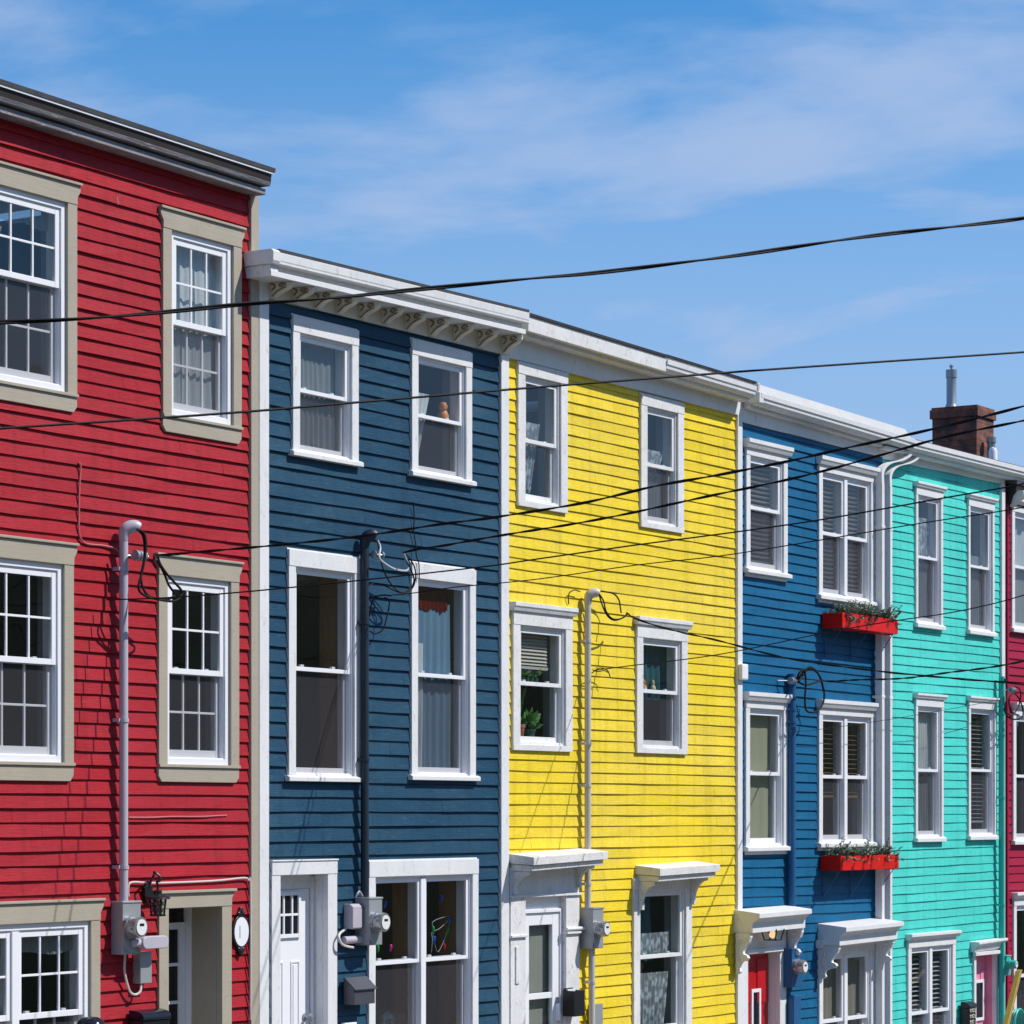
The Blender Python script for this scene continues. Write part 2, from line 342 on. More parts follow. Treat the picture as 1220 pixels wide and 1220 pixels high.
def sash_bars(m, x0, x1, z0, z1, dd0, dd1, w, wb=None):
    wb = wb or w
    m.box(x0, x0 + w, dd0, dd1, z0, z1); m.box(x1 - w, x1, dd0, dd1, z0, z1)
    m.box(x0 + w, x1 - w, dd0 + .001, dd1 - .001, z1 - w, z1); m.box(x0 + w, x1 - w, dd0 + .001, dd1 - .001, z0, z0 + wb)
def window(h, l, r, t, b, style, n=1, grille=None, mid=None, screen=True, inner='innerlight', lock=True, single=False):
    S = STY[style]; x0, x1 = U(l, .03), U(r, .03); pm = (l + r) / 2; z1, z0 = Z(pm, t, .03), Z(pm, b, .03)
    cw, hd, sh, mat = S['cw'], S['head'], S['sill'], S['mat']
    h.holes.append((x0 + .012, x1 - .012, z0 + .012, z1 - .012))
    cap = S.get('cap'); ap = S.get('apron', 0); m = MB(); zh = z1 - (cap[0] if cap else 0)
    zs = z0 + ap
    if S.get('ear'):
        e = S['ear']; m.prd([(x0, zh - hd), (x1, zh - hd), (x1, zh - hd * .62), (x1 + e, zh - hd * .3), (x1 + e, zh), (x0 - e, zh), (x0 - e, zh - hd * .3), (x0, zh - hd * .62)], -.02, .036)
        m.prd([(x0 + .035, z0), (x1 - .035, z0), (x1, z0 + .04), (x1, zs), (x0, zs), (x0, z0 + .04)], -.02, .030)
        m.box(x0 - e - .006, x1 + e + .006, -.01, .052, zh, zh + .018)
        m.box(x0 - .004, x1 + .004, -.02, .044, zs, zs + sh)
    else:
        m.box(x0, x1, -.02, .036, zh - hd, zh)
        if cap:
            ch, cp, ce = cap
            m.prx([(-.01, zh), (.036 + (cp - .036) * .45, zh), (cp - .008, zh + ch * .45), (cp, zh + ch * .55), (cp, zh + ch), (-.01, zh + ch)], x0 - ce, x1 + ce)
        else: m.box(x0 - .004, x1 + .004, -.01, .016, zh, zh + .012)
    m.box(x0, x0 + cw, -.02, .032, zs + sh, zh - hd); m.box(x1 - cw, x1, -.02, .032, zs + sh, zh - hd)
    w = obj('window', m, mat, h.root, .003)
    if not S.get('ear'):
        q = MB(); e = S.get('sext', .03)
        q.prx([(-.05, zs), (.03 + S['sproj'], zs), (.03 + S['sproj'], zs + sh * .72), (.034, zs + sh), (-.05, zs + sh)], x0 - e, x1 + e)
        if ap: q.box(x0 + .004, x1 - .004, -.01, .028, z0, zs)
        obj('sill', q, mat, w, .003)
    ox0, ox1, oz0, oz1 = x0 + cw, x1 - cw, zs + sh, zh - hd
    ft = S.get('ft', .032); f = MB()
    for i, (dd0, dd1, k) in enumerate(((-.12, .010, ft), (-.12, -.002, ft + .008))):
        k0 = 0 if i == 0 else ft
        f.box(ox0 + k0, ox0 + k, dd0, dd1, oz0, oz1); f.box(ox1 - k, ox1 - k0, dd0, dd1, oz0, oz1)
        f.box(ox0 + k, ox1 - k, dd0, dd1, oz1 - k, oz1 - k0); f.box(ox0 + k, ox1 - k, dd0, dd1, oz0 + k0, oz0 + k)
    k = ft + .008; ax0, ax1, az0, az1 = ox0 + k, ox1 - k, oz0 + k, oz1 - k
    mw = S.get('mull', .07); xm = (ax0 + ax1) / 2
    if n == 2: f.box(xm - mw / 2, xm + mw / 2, -.12, .014, az0, az1)
    obj('frame', f, S.get('vin', 'vinyl'), w, .002)
    zm = Z(pm, mid, -.04) if mid else (az0 + az1) / 2
    units = [(ax0, ax1)] if n == 1 else [(ax0, xm - mw / 2), (xm + mw / 2, ax1)]
    sw = S.get('sw', .036); up, lo, gu, gl, sc = MB(), MB(), MB(), MB(), MB()
    for a, c in units:
        sash_bars(up, a, c, zm - .018, az1, -.030, -.002, sw); sash_bars(lo, a, c, az0, zm + .018, -.070, -.040, sw, sw * 1.35)
        gu.quad((a + sw - .004, .016, zm), (c - sw + .004, .016, zm), (c - sw + .004, .016, az1 - sw + .004), (a + sw - .004, .016, az1 - sw + .004))
        gl.quad((a + sw - .004, .055, az0 + sw), (c - sw + .004, .055, az0 + sw), (c - sw + .004, .055, zm), (a + sw - .004, .055, zm))
        if grille:
            gc, gr = grille
            for mb_, q0, q1, dc in ((up, zm + .018, az1 - sw, -.016), (lo, az0 + sw * 1.35, zm - .018, -.055)):
                for i in range(1, gc):
                    x = a + sw + (c - a - 2 * sw) * i / gc; mb_.box(x - .008, x + .008, dc - .008, dc + .008, q0, q1)
                for j in range(1, gr):
                    z = q0 + (q1 - q0) * j / gr; mb_.box(a + sw, c - sw, dc - .0072, dc + .0072, z - .008, z + .008)
        if lock:
            for q in (.22, .78):
                x = a + (c - a) * q; lo.box(x - .022, x + .022, -.066, -.043, zm + .018, zm + .034)
        if screen:
            sc.quad((a + .006, .035, az0), (c - .006, .035, az0), (c - .006, .035, zm - .018), (a + .006, .035, zm - .018))
    obj('sash', up, S.get('vin', 'vinyl'), w, .002); obj('sash', lo, S.get('vin', 'vinyl'), w, .002)
    obj('glass', gu, 'glass', w); obj('glass', gl, 'glass', w)
    if screen: obj('insect_screen', sc, 'screen', w)
    q = MB(); i0, i1 = (-.30 if inner == 'wood' else -.20), -.122; k = .012
    q.box(ox0 - .01, ox0 + k, i0, i1, oz0, oz1); q.box(ox1 - k, ox1 + .01, i0, i1, oz0, oz1)
    q.box(ox0 + k, ox1 - k, i0, i1, oz1 - k, oz1); q.box(ox0 + k, ox1 - k, i0, i1, oz0, oz0 + k)
    if n == 2 and inner == 'wood': q.box(xm - .05, xm + .05, -.26, -.125, oz0 + k, oz1 - k)
    obj('inner_jamb', q, inner, w)
    return dict(x0=ox0 + k, x1=ox1 - k, z0=oz0 + k, z1=oz1 - k, zm=zm)
STY = {
 'red': dict(cw=.099, head=.135, sill=.022, apron=.105, mat='taupe', ear=.03, ft=.045, sw=.040, vin='vinyl'),
 'navy': dict(cw=.090, head=.125, sill=.045, mat='white', sproj=.03, sext=.03, ft=.014, sw=.030),
 'yellow': dict(cw=.115, head=.105, sill=.05, mat='weather', sproj=.004, sext=0, ft=.020, sw=.034, vin='white'),
 'yellowcap': dict(cw=.115, head=.115, sill=.05, mat='weather', sproj=.004, sext=0, cap=(.075, .075, .03), ft=.020, sw=.034, vin='white'),
 'blue': dict(cw=.085, head=.07, sill=.05, apron=.035, mat='white', sproj=.04, sext=.03, cap=(.085, .085, .035), ft=.020, sw=.036),
 'turq': dict(cw=.055, head=.085, sill=.055, mat='white', sproj=.03, sext=.02, cap=(.055, .07, .03), ft=.018, sw=.030),
 'turqbig': dict(cw=.085, head=.085, sill=.055, mat='white', sproj=.03, sext=.02, cap=(.07, .09, .03), ft=.02, sw=.034),
}
CUR = 'curtains and blinds behind the panes'
def curtain(w, label, mat, fx=(0, 1), fz=(0, 1), d=-.094, amp=.010, per=.07, taper=0.0, name='curtain', cat='curtain', ztop=None):
    a = w['x0'] + (w['x1'] - w['x0']) * fx[0]; b = w['x0'] + (w['x1'] - w['x0']) * fx[1]
    z0 = w['z0'] + (w['z1'] - w['z0']) * fz[0]; z1 = w['z0'] + (w['z1'] - w['z0']) * fz[1]
    n = 60; rows = 8; mb = MB(); vs = []
    ph = random.random() * 9
    for j in range(rows + 1):
        t = j / rows; z = z1 + (z0 - z1) * t
        for i in range(n + 1):
            s = i / n; x = a + (b - a) * s * (1 - taper * t) ; am = amp * (.5 + .8 * t)
            vs.append((x, -(d + am * (math.sin(6.283 * (b - a) * s / per + ph + 3.2 * noise.noise(Vector((s * 2.3, t * .5, ph)))) * (.55 + .9 * abs(noise.noise(Vector((s * 5, ph, t * .4))))) + .5 * noise.noise(Vector((s * 9, t * 3, ph))))), z - .012 * math.sin(s * 17) * (t == 1)))
    mb.add(vs, [(j * (n + 1) + i, j * (n + 1) + i + 1, (j + 1) * (n + 1) + i + 1, (j + 1) * (n + 1) + i) for j in range(rows) for i in range(n)])
    return tag(obj(name, mb, mat, smooth=True, loc=((a + b) / 2, -d, z1)), label, cat, CUR)
def blind(w, label, mat='slat', fx=(0, 1), fz=(0, 1), d=-.100, pitch=.042, tilt=.5, rail=None):
    a = w['x0'] + (w['x1'] - w['x0']) * fx[0]; b = w['x0'] + (w['x1'] - w['x0']) * fx[1]
    z0 = w['z0'] + (w['z1'] - w['z0']) * fz[0]; z1 = w['z0'] + (w['z1'] - w['z0']) * fz[1]
    mb = MB(); z = z1 - .03; hw = .021
    while z > z0 + .01:
        c, s_ = hw * math.cos(tilt), hw * math.sin(tilt); j = random.uniform(-.002, .002)
        mb.prx([(d + c, z - s_ + j), (d + c, z - s_ + .002 + j), (d - c, z + s_ + .002 + j), (d - c, z + s_ + j)], a, b); z -= pitch
    root = tag(obj('venetian_blind', mb, mat, loc=((a + b) / 2, -d, z1)), label, 'blind', CUR)
    q = MB().box(a, b, d - .02, d + .02, z0 - .012, z0 + .012).box(a, b, d - .024, d + .024, z1 - .012, z1 + .02)
    obj('blind_rail', q, rail or mat, root)
    return root

# ---- eave end points (photo pixel, photo pixel row, metres out)
def line(p, q, d):                                     # straight line between two surveyed points at offset d -> z(x)
    a, b = P(*p, d), P(*q, d)
    return lambda x: a.z + (b.z - a.z) * (x - a.x) / (b.x - a.x)

# ================= RED HOUSE
e = line((0, 133.5), (316.3, 232.2), .13)
X0, X1 = U(-260), U(308.3)
RED = House('red', -260, 308.3, 'red', .0985, 0, (e(X0) + .05, e(X1) + .05), 'tall red clapboard row house with taupe window trim and a weathered grey eave')
wr1 = window(RED, -32, 92, 213 - 9, 490 - 9, 'red', 1, (3, 2), mid=333)
wr2 = window(RED, 194.3, 288, 261, 521.5, 'red', 1, (3, 2), mid=393, screen=True)
wr3 = window(RED, -38, 88, 643, 930, 'red', 1, (3, 2), mid=787)
wr4 = window(RED, 189.3, 285, 667, 932, 'red', 1, (3, 2), mid=802)
wr5 = window(RED, -85, 119.5, 1077, 1352, 'red', 2, (3, 2), mid=1212)
# doorway of the red house
dx0, dx1, dz1 = U(189.5, .03), U(276, .03), Z(233, 1060, .03); oxa, oxb = U(201, .03), U(264.5, .03); ozt = Z(233, 1081, .03)
gz = GZ(dx0) - .1
RED.holes.append((dx0 + .012, dx1 - .012, gz - .2, dz1 - .012))
m = MB(); m.box(dx0, oxa, -.02, .032, gz, ozt); m.box(oxb, dx1, -.02, .032, gz, ozt)
m.prd([(dx0, ozt), (dx1, ozt), (dx1, ozt + .06), (dx1 + .03, ozt + .09), (dx1 + .03, dz1 - .02), (dx0 - .03, dz1 - .02), (dx0 - .03, ozt + .09), (dx0, ozt + .06)], -.02, .036)
m.box(dx0 - .036, dx1 + .036, -.01, .056, dz1 - .02, dz1)
for a, b in ((oxa - .02, oxa - .001), (oxb + .001, oxb + .02)): m.box(a, b, -.25, -.021, gz, ozt)
m.box(oxa, oxb, -.25, -.021, ozt + .001, ozt + .02)
dw = obj('doorway', m, 'taupe', RED.root, .003)
m = MB(); m.box(oxa - .3, oxb + .02, -.36, -.32, gz, ozt + .02); obj('door_leaf', m, 'blackgloss', dw)
m = MB(); m.box(oxb - .012, oxb + .02, -.32, -.251, gz, ozt + .02); m.box(oxa - .02, oxa + .02, -.32, -.251, gz, ozt + .02); m.box(oxa + .02, oxb - .012, -.3, -.251, ozt - .004, ozt + .02); obj('door_frame', m, 'vinyl', dw, .003)
rx = U(219.5, -.31); zt = Z(210, 1099, -.31); lx0 = rx - .5; m = MB()
m.box(lx0, lx0 + .05, -.319, -.30, gz + .5, zt); m.box(rx - .07, rx, -.319, -.30, gz + .5, zt); m.box(lx0 + .05, rx - .07, -.319, -.301, zt - .05, zt)
for y in (1149, 1194, 1240): zz_ = Z(210, y, -.31); m.box(lx0 + .05, rx - .07, -.319, -.302, zz_ - .012, zz_ + .012)
obj('door_trim', m, 'vinyl', dw, .002)
# eave of the red house
xa, xb = X0, U(316.5, .13); za, zb = e(xa), e(xb)
m = MB(); m.prx([(-.02, .0), (.13, .0), (.132, .042), (-.02, .042)], xa, xb, za, zb); m.prx([(-.02, .043), (.095, .043), (.095, .061), (-.02, .061)], xa, xb - .01, za, zb); m.prx([(-.02, .062), (.164, .062), (.176, .09), (-.02, .09)], xa, xb + .01, za, zb)
obj('cornice', m, 'graywood', RED.root, .003)
m = MB(); m.prx([(-.02, .091), (.166, .091), (.172, .150), (-.02, .150)], xa, xb + .018, za, zb); obj('fascia', m, 'darkmetal', RED.root, .002)
m = MB(); m.prx([(-.02, .151), (.186, .151), (.186, .165), (-.02, .165)], xa, xb + .03, za, zb); obj('drip_edge', m, 'vinyl', RED.root)
m = MB(); m.prx([(-7.2, .13), (-.5, .16), (.192, .166), (.197, .196), (-.5, .205), (-7.2, .17)], xa, xb + .036, za, zb); obj('roof', m, 'shingle', RED.root)
RED.strip(U(299, .03), U(308.3, .03) - .002, 'taupe', RED.ztop(X1) - .04)
RED.siding(X0, U(300), 1); RED.shell((2.5, 4.9))

# ================= NAVY HOUSE
e = line((323, 328.2), (626.2, 398.2), .245)
X0, X1 = U(308.5), U(606)
NAVY = House('navy', 308.5, 606, 'navy', .1135, 0, (e(X0) + .02, e(X1) + .02), 'dark navy clapboard row house with a white cornice on scroll brackets and tall white windows')
wn1 = window(NAVY, 349.2, 427.4, 384.2, 549.5, 'navy', mid=472)
wn2 = window(NAVY, 491, 562.5, 412, 573, 'navy', mid=501.5)
wn3 = window(NAVY, 344.2, 430.4, 659.5, 931.3, 'navy', mid=799, inner='wood')
wn4 = window(NAVY, 490.6, 567, 674.6, 929.9, 'navy', mid=806, inner='wood')
wn5 = window(NAVY, 439.6, 570, 1024.8, 1275, 'navy', 2, mid=1143, inner='wood')
dx0, dx1, dz1 = U(323.8, .03), U(401.7, .03), Z(363, 1025.8, .03); oxa, oxb, ozt = dx0 + .11, U(390.5, .03), Z(363, 1042, .03); gz = GZ(dx0) - .05
NAVY.holes.append((dx0 + .012, dx1 - .012, gz - .3, dz1 - .012))
m = MB(); m.box(dx0, oxa, -.02, .032, gz, ozt); m.box(oxb, dx1, -.02, .032, gz, ozt); m.box(dx0, dx1, -.02, .036, ozt, dz1); m.box(dx0 - .005, dx1 + .005, -.01, .044, dz1, dz1 + .012)
m.box(oxa - .02, oxa - .001, -.2, -.021, gz, ozt); m.box(oxb + .001, oxb + .02, -.2, -.021, gz, ozt); m.box(oxa, oxb, -.2, -.021, ozt + .001, ozt + .02)
m.box(oxb - .03, oxb - .001, -.12, -.09, gz, ozt - .02)
dw = obj('doorway', m, 'white', NAVY.root, .003)
ltop = ozt - .115
m = MB(); m.box(oxa, oxb - .002, -.2, -.11, ltop + .002, ozt - .002); obj('transom_panel', m, 'white', dw, .003)
m = MB(); m.box(oxa + .002, oxb - .031, -.19, -.12, gz, ltop)
wx0, wx1, wzt, wzb = U(335, -.1), U(371.5, -.1), Z(353, 1062, -.1), Z(353, 1117, -.1)
lx0 = oxa + .12; lx1 = oxb - .17
for k in range(2):
    pw = (lx1 - lx0 - .10) / 2; xx = lx0 + k * (pw + .10)
    for z0_, z1_ in ((gz + .18, gz + .78), (gz + .92, wzb - .18)):
        m.box(xx, xx + .014, -.121, -.112, z0_, z1_); m.box(xx + pw - .014, xx + pw, -.121, -.112, z0_, z1_)
        m.box(xx + .014, xx + pw - .014, -.121, -.1125, z0_, z0_ + .014); m.box(xx + .014, xx + pw - .014, -.121, -.1125, z1_ - .014, z1_)
        m.box(xx + .03, xx + pw - .03, -.121, -.114, z0_ + .03, z1_ - .03)
obj('door_leaf', m, 'vinyl', dw, .002)
m = MB(); sash_bars(m, lx0, lx1, wzb, wzt, -.118, -.100, .03)
for k in (1, 2): x = lx0 + (lx1 - lx0) * k / 3; m.box(x - .009, x + .009, -.118, -.103, wzb + .03, wzt - .03)
m.box(lx0 + .03, lx1 - .03, -.118, -.104, (wzb + wzt) / 2 - .009, (wzb + wzt) / 2 + .009)
obj('door_window', m, 'vinyl', dw, .002)
m = MB(); m.box(lx0 + .01, lx1 - .01, -.1195, -.114, wzb + .01, wzt - .01); obj('glass', m, 'blackgloss', dw)
kx, kz = U(378.5, -.08), Z(378.5, 1211, -.08)
m = MB(); m.lathe([(.032, 0), (.032, .008), (.012, .012), (.012, .035), (.026, .045), (.031, .06), (.022, .078), (.0, .082)], (oxb - .10, .121, kz), (0, -1, 0), 14); obj('knob', m, 'steel', dw, smooth=True)
# navy cornice
xa, xb = U(323, .245), U(626.5, .245); za, zb = e(xa), e(xb)
m = MB(); m.prx([(-.02, .0), (.245, .0), (.245, .040), (.205, .043), (.205, .086), (-.02, .086)], xa, xb, za, zb); corn = obj('cornice', m, 'white', NAVY.root, .002)
m = MB(); m.prx([(.03, .088), (.258, .088), (.270, .094), (.271, .110), (.256, .112), (.256, .119), (.266, .121), (.270, .180), (.256, .184), (.03, .184)], xa + .07, xb + .02, za, zb)
m.prx([(.0, .087), (.266, .087), (.279, .112), (.281, .180), (.262, .196), (.0, .196)], xa - .02, xa + .069, za, za)
m.box(U(299), xa - .021, .0, .262, za + .088, za + .190)
obj('gutter', m, 'white', NAVY.root, .003)
m = MB(); m.box(U(300.5), xa - .001, -.02, .241, za + .001, za + .086); obj('cornice_return', m, 'white', NAVY.root, .003)
m = MB(); m.prx([(-7, .17), (-.4, .188), (.262, .1855), (.266, .208), (-.4, .215), (-7, .2)], U(299), xb + .025, za, zb); obj('roof', m, 'shingle', NAVY.root)
fb = line((323, 356), (597, 421.5), .035)
m = MB(); x_ = U(319.5, .03); m.add([(x, -d, z) for x in (x_, U(606.2, .03)) for d in (-.02, .034) for z in (fb(x), e(x) + .004)], [(0, 2, 3, 1), (4, 5, 7, 6), (0, 1, 5, 4), (2, 6, 7, 3), (0, 4, 6, 2), (1, 3, 7, 5)])
obj('frieze', m, 'cream', NAVY.root, .002)
prof = [(.034, .0), (.20, .0), (.208, -.02), (.206, -.05), (.19, -.075), (.16, -.092), (.128, -.108), (.10, -.13), (.075, -.155), (.058, -.176), (.034, -.182)]
for k in range(11):
    px = 333 + (608 - 333) * k / 10 - 5 * math.sin(math.pi * k / 10)
    x = U(px, .10); z = e(x) - .002; kz = (e(x) - fb(x)) / .182 * .96; m = MB(); m.prx([(d, q * kz + z) for d, q in prof], x - .030, x + .030)
    m.prx([(d + .007, q * kz + z + .002) for d, q in prof[1:]] + [(d - .006, q * kz + z + .004) for d, q in prof[1:][::-1]], x - .018, x + .018)
    obk = obj('bracket', m, 'cream', corn, .003)
    for sx in (-1,):
        xx = x + sx * .033
        m = MB(); m.tube([(xx, -(.145 + .034 * math.cos(a) * (1 - a / 9)), z - .042 * kz + .030 * kz * math.sin(a) * (1 - a / 9)) for a in [i * .5 for i in range(14)]], .007, 6)
        m.tube(spline([(xx, -.05, z - .012 * kz), (xx, -.08, z - .03 * kz), (xx, -.075, z - .06 * kz), (xx, -.055, z - .085 * kz)], 4), .0065, 6)
        m.tube(spline([(xx, -.185, z - .066 * kz), (xx, -.14, z - .086 * kz), (xx, -.10, z - .112 * kz), (xx, -.055, z - .165 * kz)], 4), .0065, 6)
    obj('bracket_carving', m, 'worncream', corn)
NAVY.strip(U(308.6, .03), U(320, .03), 'white', e(U(314, .03)) + .003, .036)
NAVY.strip(U(596.8, .03), U(606.2, .03) - .002, 'white', fb(U(601, .03)) - .001, .036)
NAVY.siding(U(312), U(602), 2); NAVY.shell((1.95, 4.3))

# ================= YELLOW HOUSE
e = line((630.6, 394.5), (899.7, 474), .22)
X0, X1 = U(606.2), U(884)
YEL = House('yellow', 606.2, 884, 'yellow', .0958, 0, (e(X0) + .02, e(X1) + .02), 'bright yellow clapboard row house with worn white trim and two small white hoods')
fb = line((617, 428.5), (878, 494), .035)
wy1 = window(YEL, 617.5, 676.6, 437, 607, 'yellow', mid=530, screen=False)
wy2 = window(YEL, 764, 815, 474.5, 631.6, 'yellow', mid=558)
wy3 = window(YEL, 611.6, 682.3, 720.9, 894.8, 'yellowcap', mid=816, screen=False)
wy4 = window(YEL, 759, 819.4, 737.4, 898, 'yellowcap', mid=825)
wy5 = window(YEL, 755.3, 824.5, 1046, 1238, 'yellow', mid=1138, screen=False)
# yellow eave: tin fascia, then gutter
xa, xs, xb = U(629.5, .22), U(793.5, .22), U(899.7, .22)
m = MB(); m.prx([(-.02, .0), (.22, .0), (.222, .128), (-.02, .128)], xa, xs, e(xa), e(xs)); m.prx([(-.02, -.03), (.16, -.03), (.165, -.001), (-.02, -.001)], xa + .01, xb, e(xa), e(xb)); obj('fascia', m, 'weather', YEL.root, .002)
m = MB()
x2 = U(789, .22) - .0
m.prx([(.0, .0), (.19, .0), (.222, .03), (.226, .062), (.236, .066), (.24, .11), (.23, .112), (.225, .10), (.0, .10)], xs + .002, xb, e(xs), e(xb)); m.prx([(-.02, .101), (.2, .101), (.2, .14), (-.02, .14)], xs + .002, xb + .02, e(xs), e(xb)); obj('gutter', m, 'white', YEL.root, .002)
m = MB(); m.prx([(-7, .13), (-.4, .155), (.235, .129), (.242, .150), (-.4, .18), (-7, .16)], xa, xs, e(xa), e(xs)); m.prx([(-7, .142), (-.4, .165), (.22, .141), (.228, .158), (-.4, .186), (-7, .17)], xs, xb + .03, e(xs), e(xb)); obj('roof', m, 'shingle', YEL.root)
m = MB(); m.add([(x, -d, z) for x in (U(606.4, .03), U(884, .03)) for d in (-.02, .034) for z in (fb(x), e(x) - .02)], [(0, 2, 3, 1), (4, 5, 7, 6), (0, 1, 5, 4), (2, 6, 7, 3), (0, 4, 6, 2), (1, 3, 7, 5)]); obj('frieze', m, 'white', YEL.root, .002)
m = MB(); gx, gz_ = U(902, .16), Z(902, 468, .16); m.tube([(gx, -.16, gz_ + .09), (gx, -.16, gz_ - .0)], .03, 10); m.box(gx - .045, gx + .045, .11, .21, gz_ - .10, gz_ + .0); obj('gutter_outlet', m, 'weather', YEL.root, .004)
# doorway of the yellow house
dx0, dx1 = U(608.5, .04), U(690.5, .04); oxa, oxb = U(626.5, .04), U(674.5, .04); zh0, zh1 = Z(650, 1068, .03), Z(650, 1035, .03); gz = GZ(dx0) - .2
YEL.holes.append((dx0 + .012, dx1 - .012, gz - .3, zh1 - .0))
m = MB(); m.box(dx0, oxa - .001, -.02, .04, gz, zh0); m.box(oxb + .001, dx1, -.02, .04, gz, zh0); m.box(dx0, dx1, -.02, .036, zh0, zh1 + .02)
m.box(dx0 - .01, dx1 + .01, .036, .06, zh0 + .0, zh0 + .022); zc_ = Z(617, 1114, .04)
for a, b in ((dx0, oxa - .002), (oxb + .002, dx1)): m.box(a - .01, b + .012, -.01, .062, zc_ - .02, zc_)
m.box(dx0 + .07, dx0 + .13, .04, .052, Z(615, 1172, .04), Z(615, 1128, .04))
dw = obj('doorway', m, 'weather', YEL.root, .003)
lt = Z(650, 1083, 0)
m = MB(); m.box(oxa - .02, oxb + .02, -.10, -.021, lt, zh0 + .02); m.box(oxa, oxa + .03, -.1, -.0, gz, lt); m.box(oxb - .03, oxb, -.1, .0, gz, lt); m.box(oxa + .03, oxb - .03, -.1, .002, lt - .03, lt)
obj('door_frame', m, 'vinyl', dw, .003)
g1t, g1b, g2t = Z(648, 1102, 0), Z(648, 1183, 0), Z(648, 1190, 0); q0, q1 = oxa + .032, oxb - .032
m = MB(); m.box(q0, q0 + .11, -.055, -.015, gz, lt - .032); m.box(q1 - .11, q1, -.055, -.015, gz, lt - .032); m.box(q0 + .11, q1 - .11, -.055, -.016, g1t, lt - .032); m.box(q0 + .11, q1 - .11, -.05, -.02, g2t, g1b); m.box(q0 + .11, q1 - .11, -.055, -.016, gz, gz + .3)
m.box(q1 - .06, q1 - .03, -.015, .03, Z(670, 1215, 0), Z(670, 1195, 0))
obj('storm_door', m, 'vinyl', dw, .003)
m = MB(); m.quad((q0 + .1, .035, gz + .3), (q1 - .1, .035, gz + .3), (q1 - .1, .035, g1t), (q0 + .1, .035, g1t)); obj('glass', m, 'glass', dw)
m = MB(); m.box(q0, q1, -.12, -.09, gz, lt); obj('door_leaf', m, paint('olive_grey_door', (.30, .31, .27), .6, bump=0), dw)
def hood(h, fl, fr, topy, boty, D, mat, tilt=0.0, style='slab', brk='curve', name='canopy', wallcol=None, blen=.3, bins=.10):
    x0, x1 = U(fl, D), U(fr, D); z1, z0 = Z(fl, topy, D), Z(fl, boty, D); H = z1 - z0; sl = tilt
    m = MB(); dz = sl * (x1 - x0)
    if style == 'slab':
        m.prx([(.002, z1 - .052), (D, z1 - .068), (D, z1), (.002, z1 + .03)], x0, x1, 0, dz)
        m.prx([(.002, z0), (D - .03, z0), (D - .026, z1 - .072), (.002, z1 - .056)], x0 + .02, x1 - .04, 0, dz)
    else:
        m.prx([(.002, z0), (D - .075, z0), (D - .075, z0 + H * .45), (D - .066, z0 + H * .52), (D - .03, z0 + H * .68), (D - .012, z0 + H * .72), (D, z0 + H * .76), (D, z1), (.002, z1 + .035)], x0, x1, 0, dz)
    c = obj(name, m, mat, h.root, .003)
    ends = (x0 + bins, x1 - bins - (.05 if brk == 'scroll' else .13))
    for k, x in enumerate(ends):
        b = MB(); zz = z0 + dz * k - .002; q = D - .07 if style == 'slab' else D - .10; bl = blen
        if brk == 'curve':
            pr = [(.034, 0), (q, 0), (q, -.03)] + [(.034 + (q - .034) * (1 - math.sin(a)) * .86 + .03, -.03 - (bl - .06) * (1 - math.cos(a))) for a in [i * math.pi / 16 for i in range(1, 8)]] + [(.075, -bl * .8), (.07, -bl), (.034, -bl)]
            b.prx([(d, v + zz) for d, v in pr], x, x + .045)
        else:
            pr = [(.034, 0), (q, 0), (q + .005, -.04), (q - .015, -.09), (q - .05, -.13), (q - .075, -.175), (q - .075, -.20), (q - .035, -.215), (q - .02, -.24), (q - .04, -.27), (q - .085, -.275), (.085, -.30), (.07, -.34), (.085, -.375), (.06, -.40), (.034, -.40)]
            f = bl / .4; b.prx([(d, v * f + zz) for d, v in pr], x, x + .05)
            for sx in (x - .004, x + .054):
                b.tube([(sx, -(q * .62 + .045 * math.cos(a) * (1 - a / 9)), zz - .085 * f + .045 * math.sin(a) * (1 - a / 9)) for a in [i * .5 for i in range(15)]], .007, 6)
                b.tube(spline([(sx, -.05, zz - .03), (sx, -.075, zz - .1 * f), (sx, -.06, zz - .2 * f), (sx, -.085, zz - .28 * f)], 5), .007, 6)
        obj('bracket', b, mat, c, .003)
    return c
hood(YEL, 636, 724.5, 1021.5, 1038, .27, 'hood', .03, 'slab', 'curve', blen=.20, bins=.03)
hood(YEL, 786.5, 858, 1035, 1050.5, .27, 'hood', .02, 'slab', 'curve', blen=.26, bins=.02)
YEL.strip(U(878.6, .03), U(884.2, .03), 'white', fb(U(880, .03)) - .001, .036)
YEL.siding(U(604), U(881), 3); YEL.shell((1.9, 4.2))

# ================= BLUE HOUSE
fb = line((885, 502.3), (1048.8, 543.6), .035); e = line((905, 481.5), (1085, 534.5), .2)
X0, X1 = U(884.2), U(1052)
BLU = House('blue', 884.2, 1052, 'blue', .0955, -.008, (e(X0) + .02, e(X1) + .02), 'blue clapboard row house with two red flower boxes and a red front door')
wb1 = window(BLU, 889.3, 938.5, 528, 690, 'blue', mid=609)
wb2 = window(BLU, 976, 1042, 550.5, 722, 'blue', 2, mid=641)
wb3 = window(BLU, 888.8, 938.5, 826, 1018, 'blue', mid=922, screen=False)
wb4 = window(BLU, 976, 1042, 835.5, 1013, 'blue', 2, mid=926)
wb5 = window(BLU, 976.3, 1042, 1117, 1302, 'blue', 2, mid=1213, screen=False)
dx0, dx1 = U(880, .03), U(936.5, .03); oxa, oxb, ozt = U(891, .03), U(929, .03), Z(910, 1136, .03); gz = GZ(dx0) - .2; dz1 = Z(910, 1112, .03)
BLU.holes.append((dx0 + .012, dx1 - .012, gz - .3, dz1))
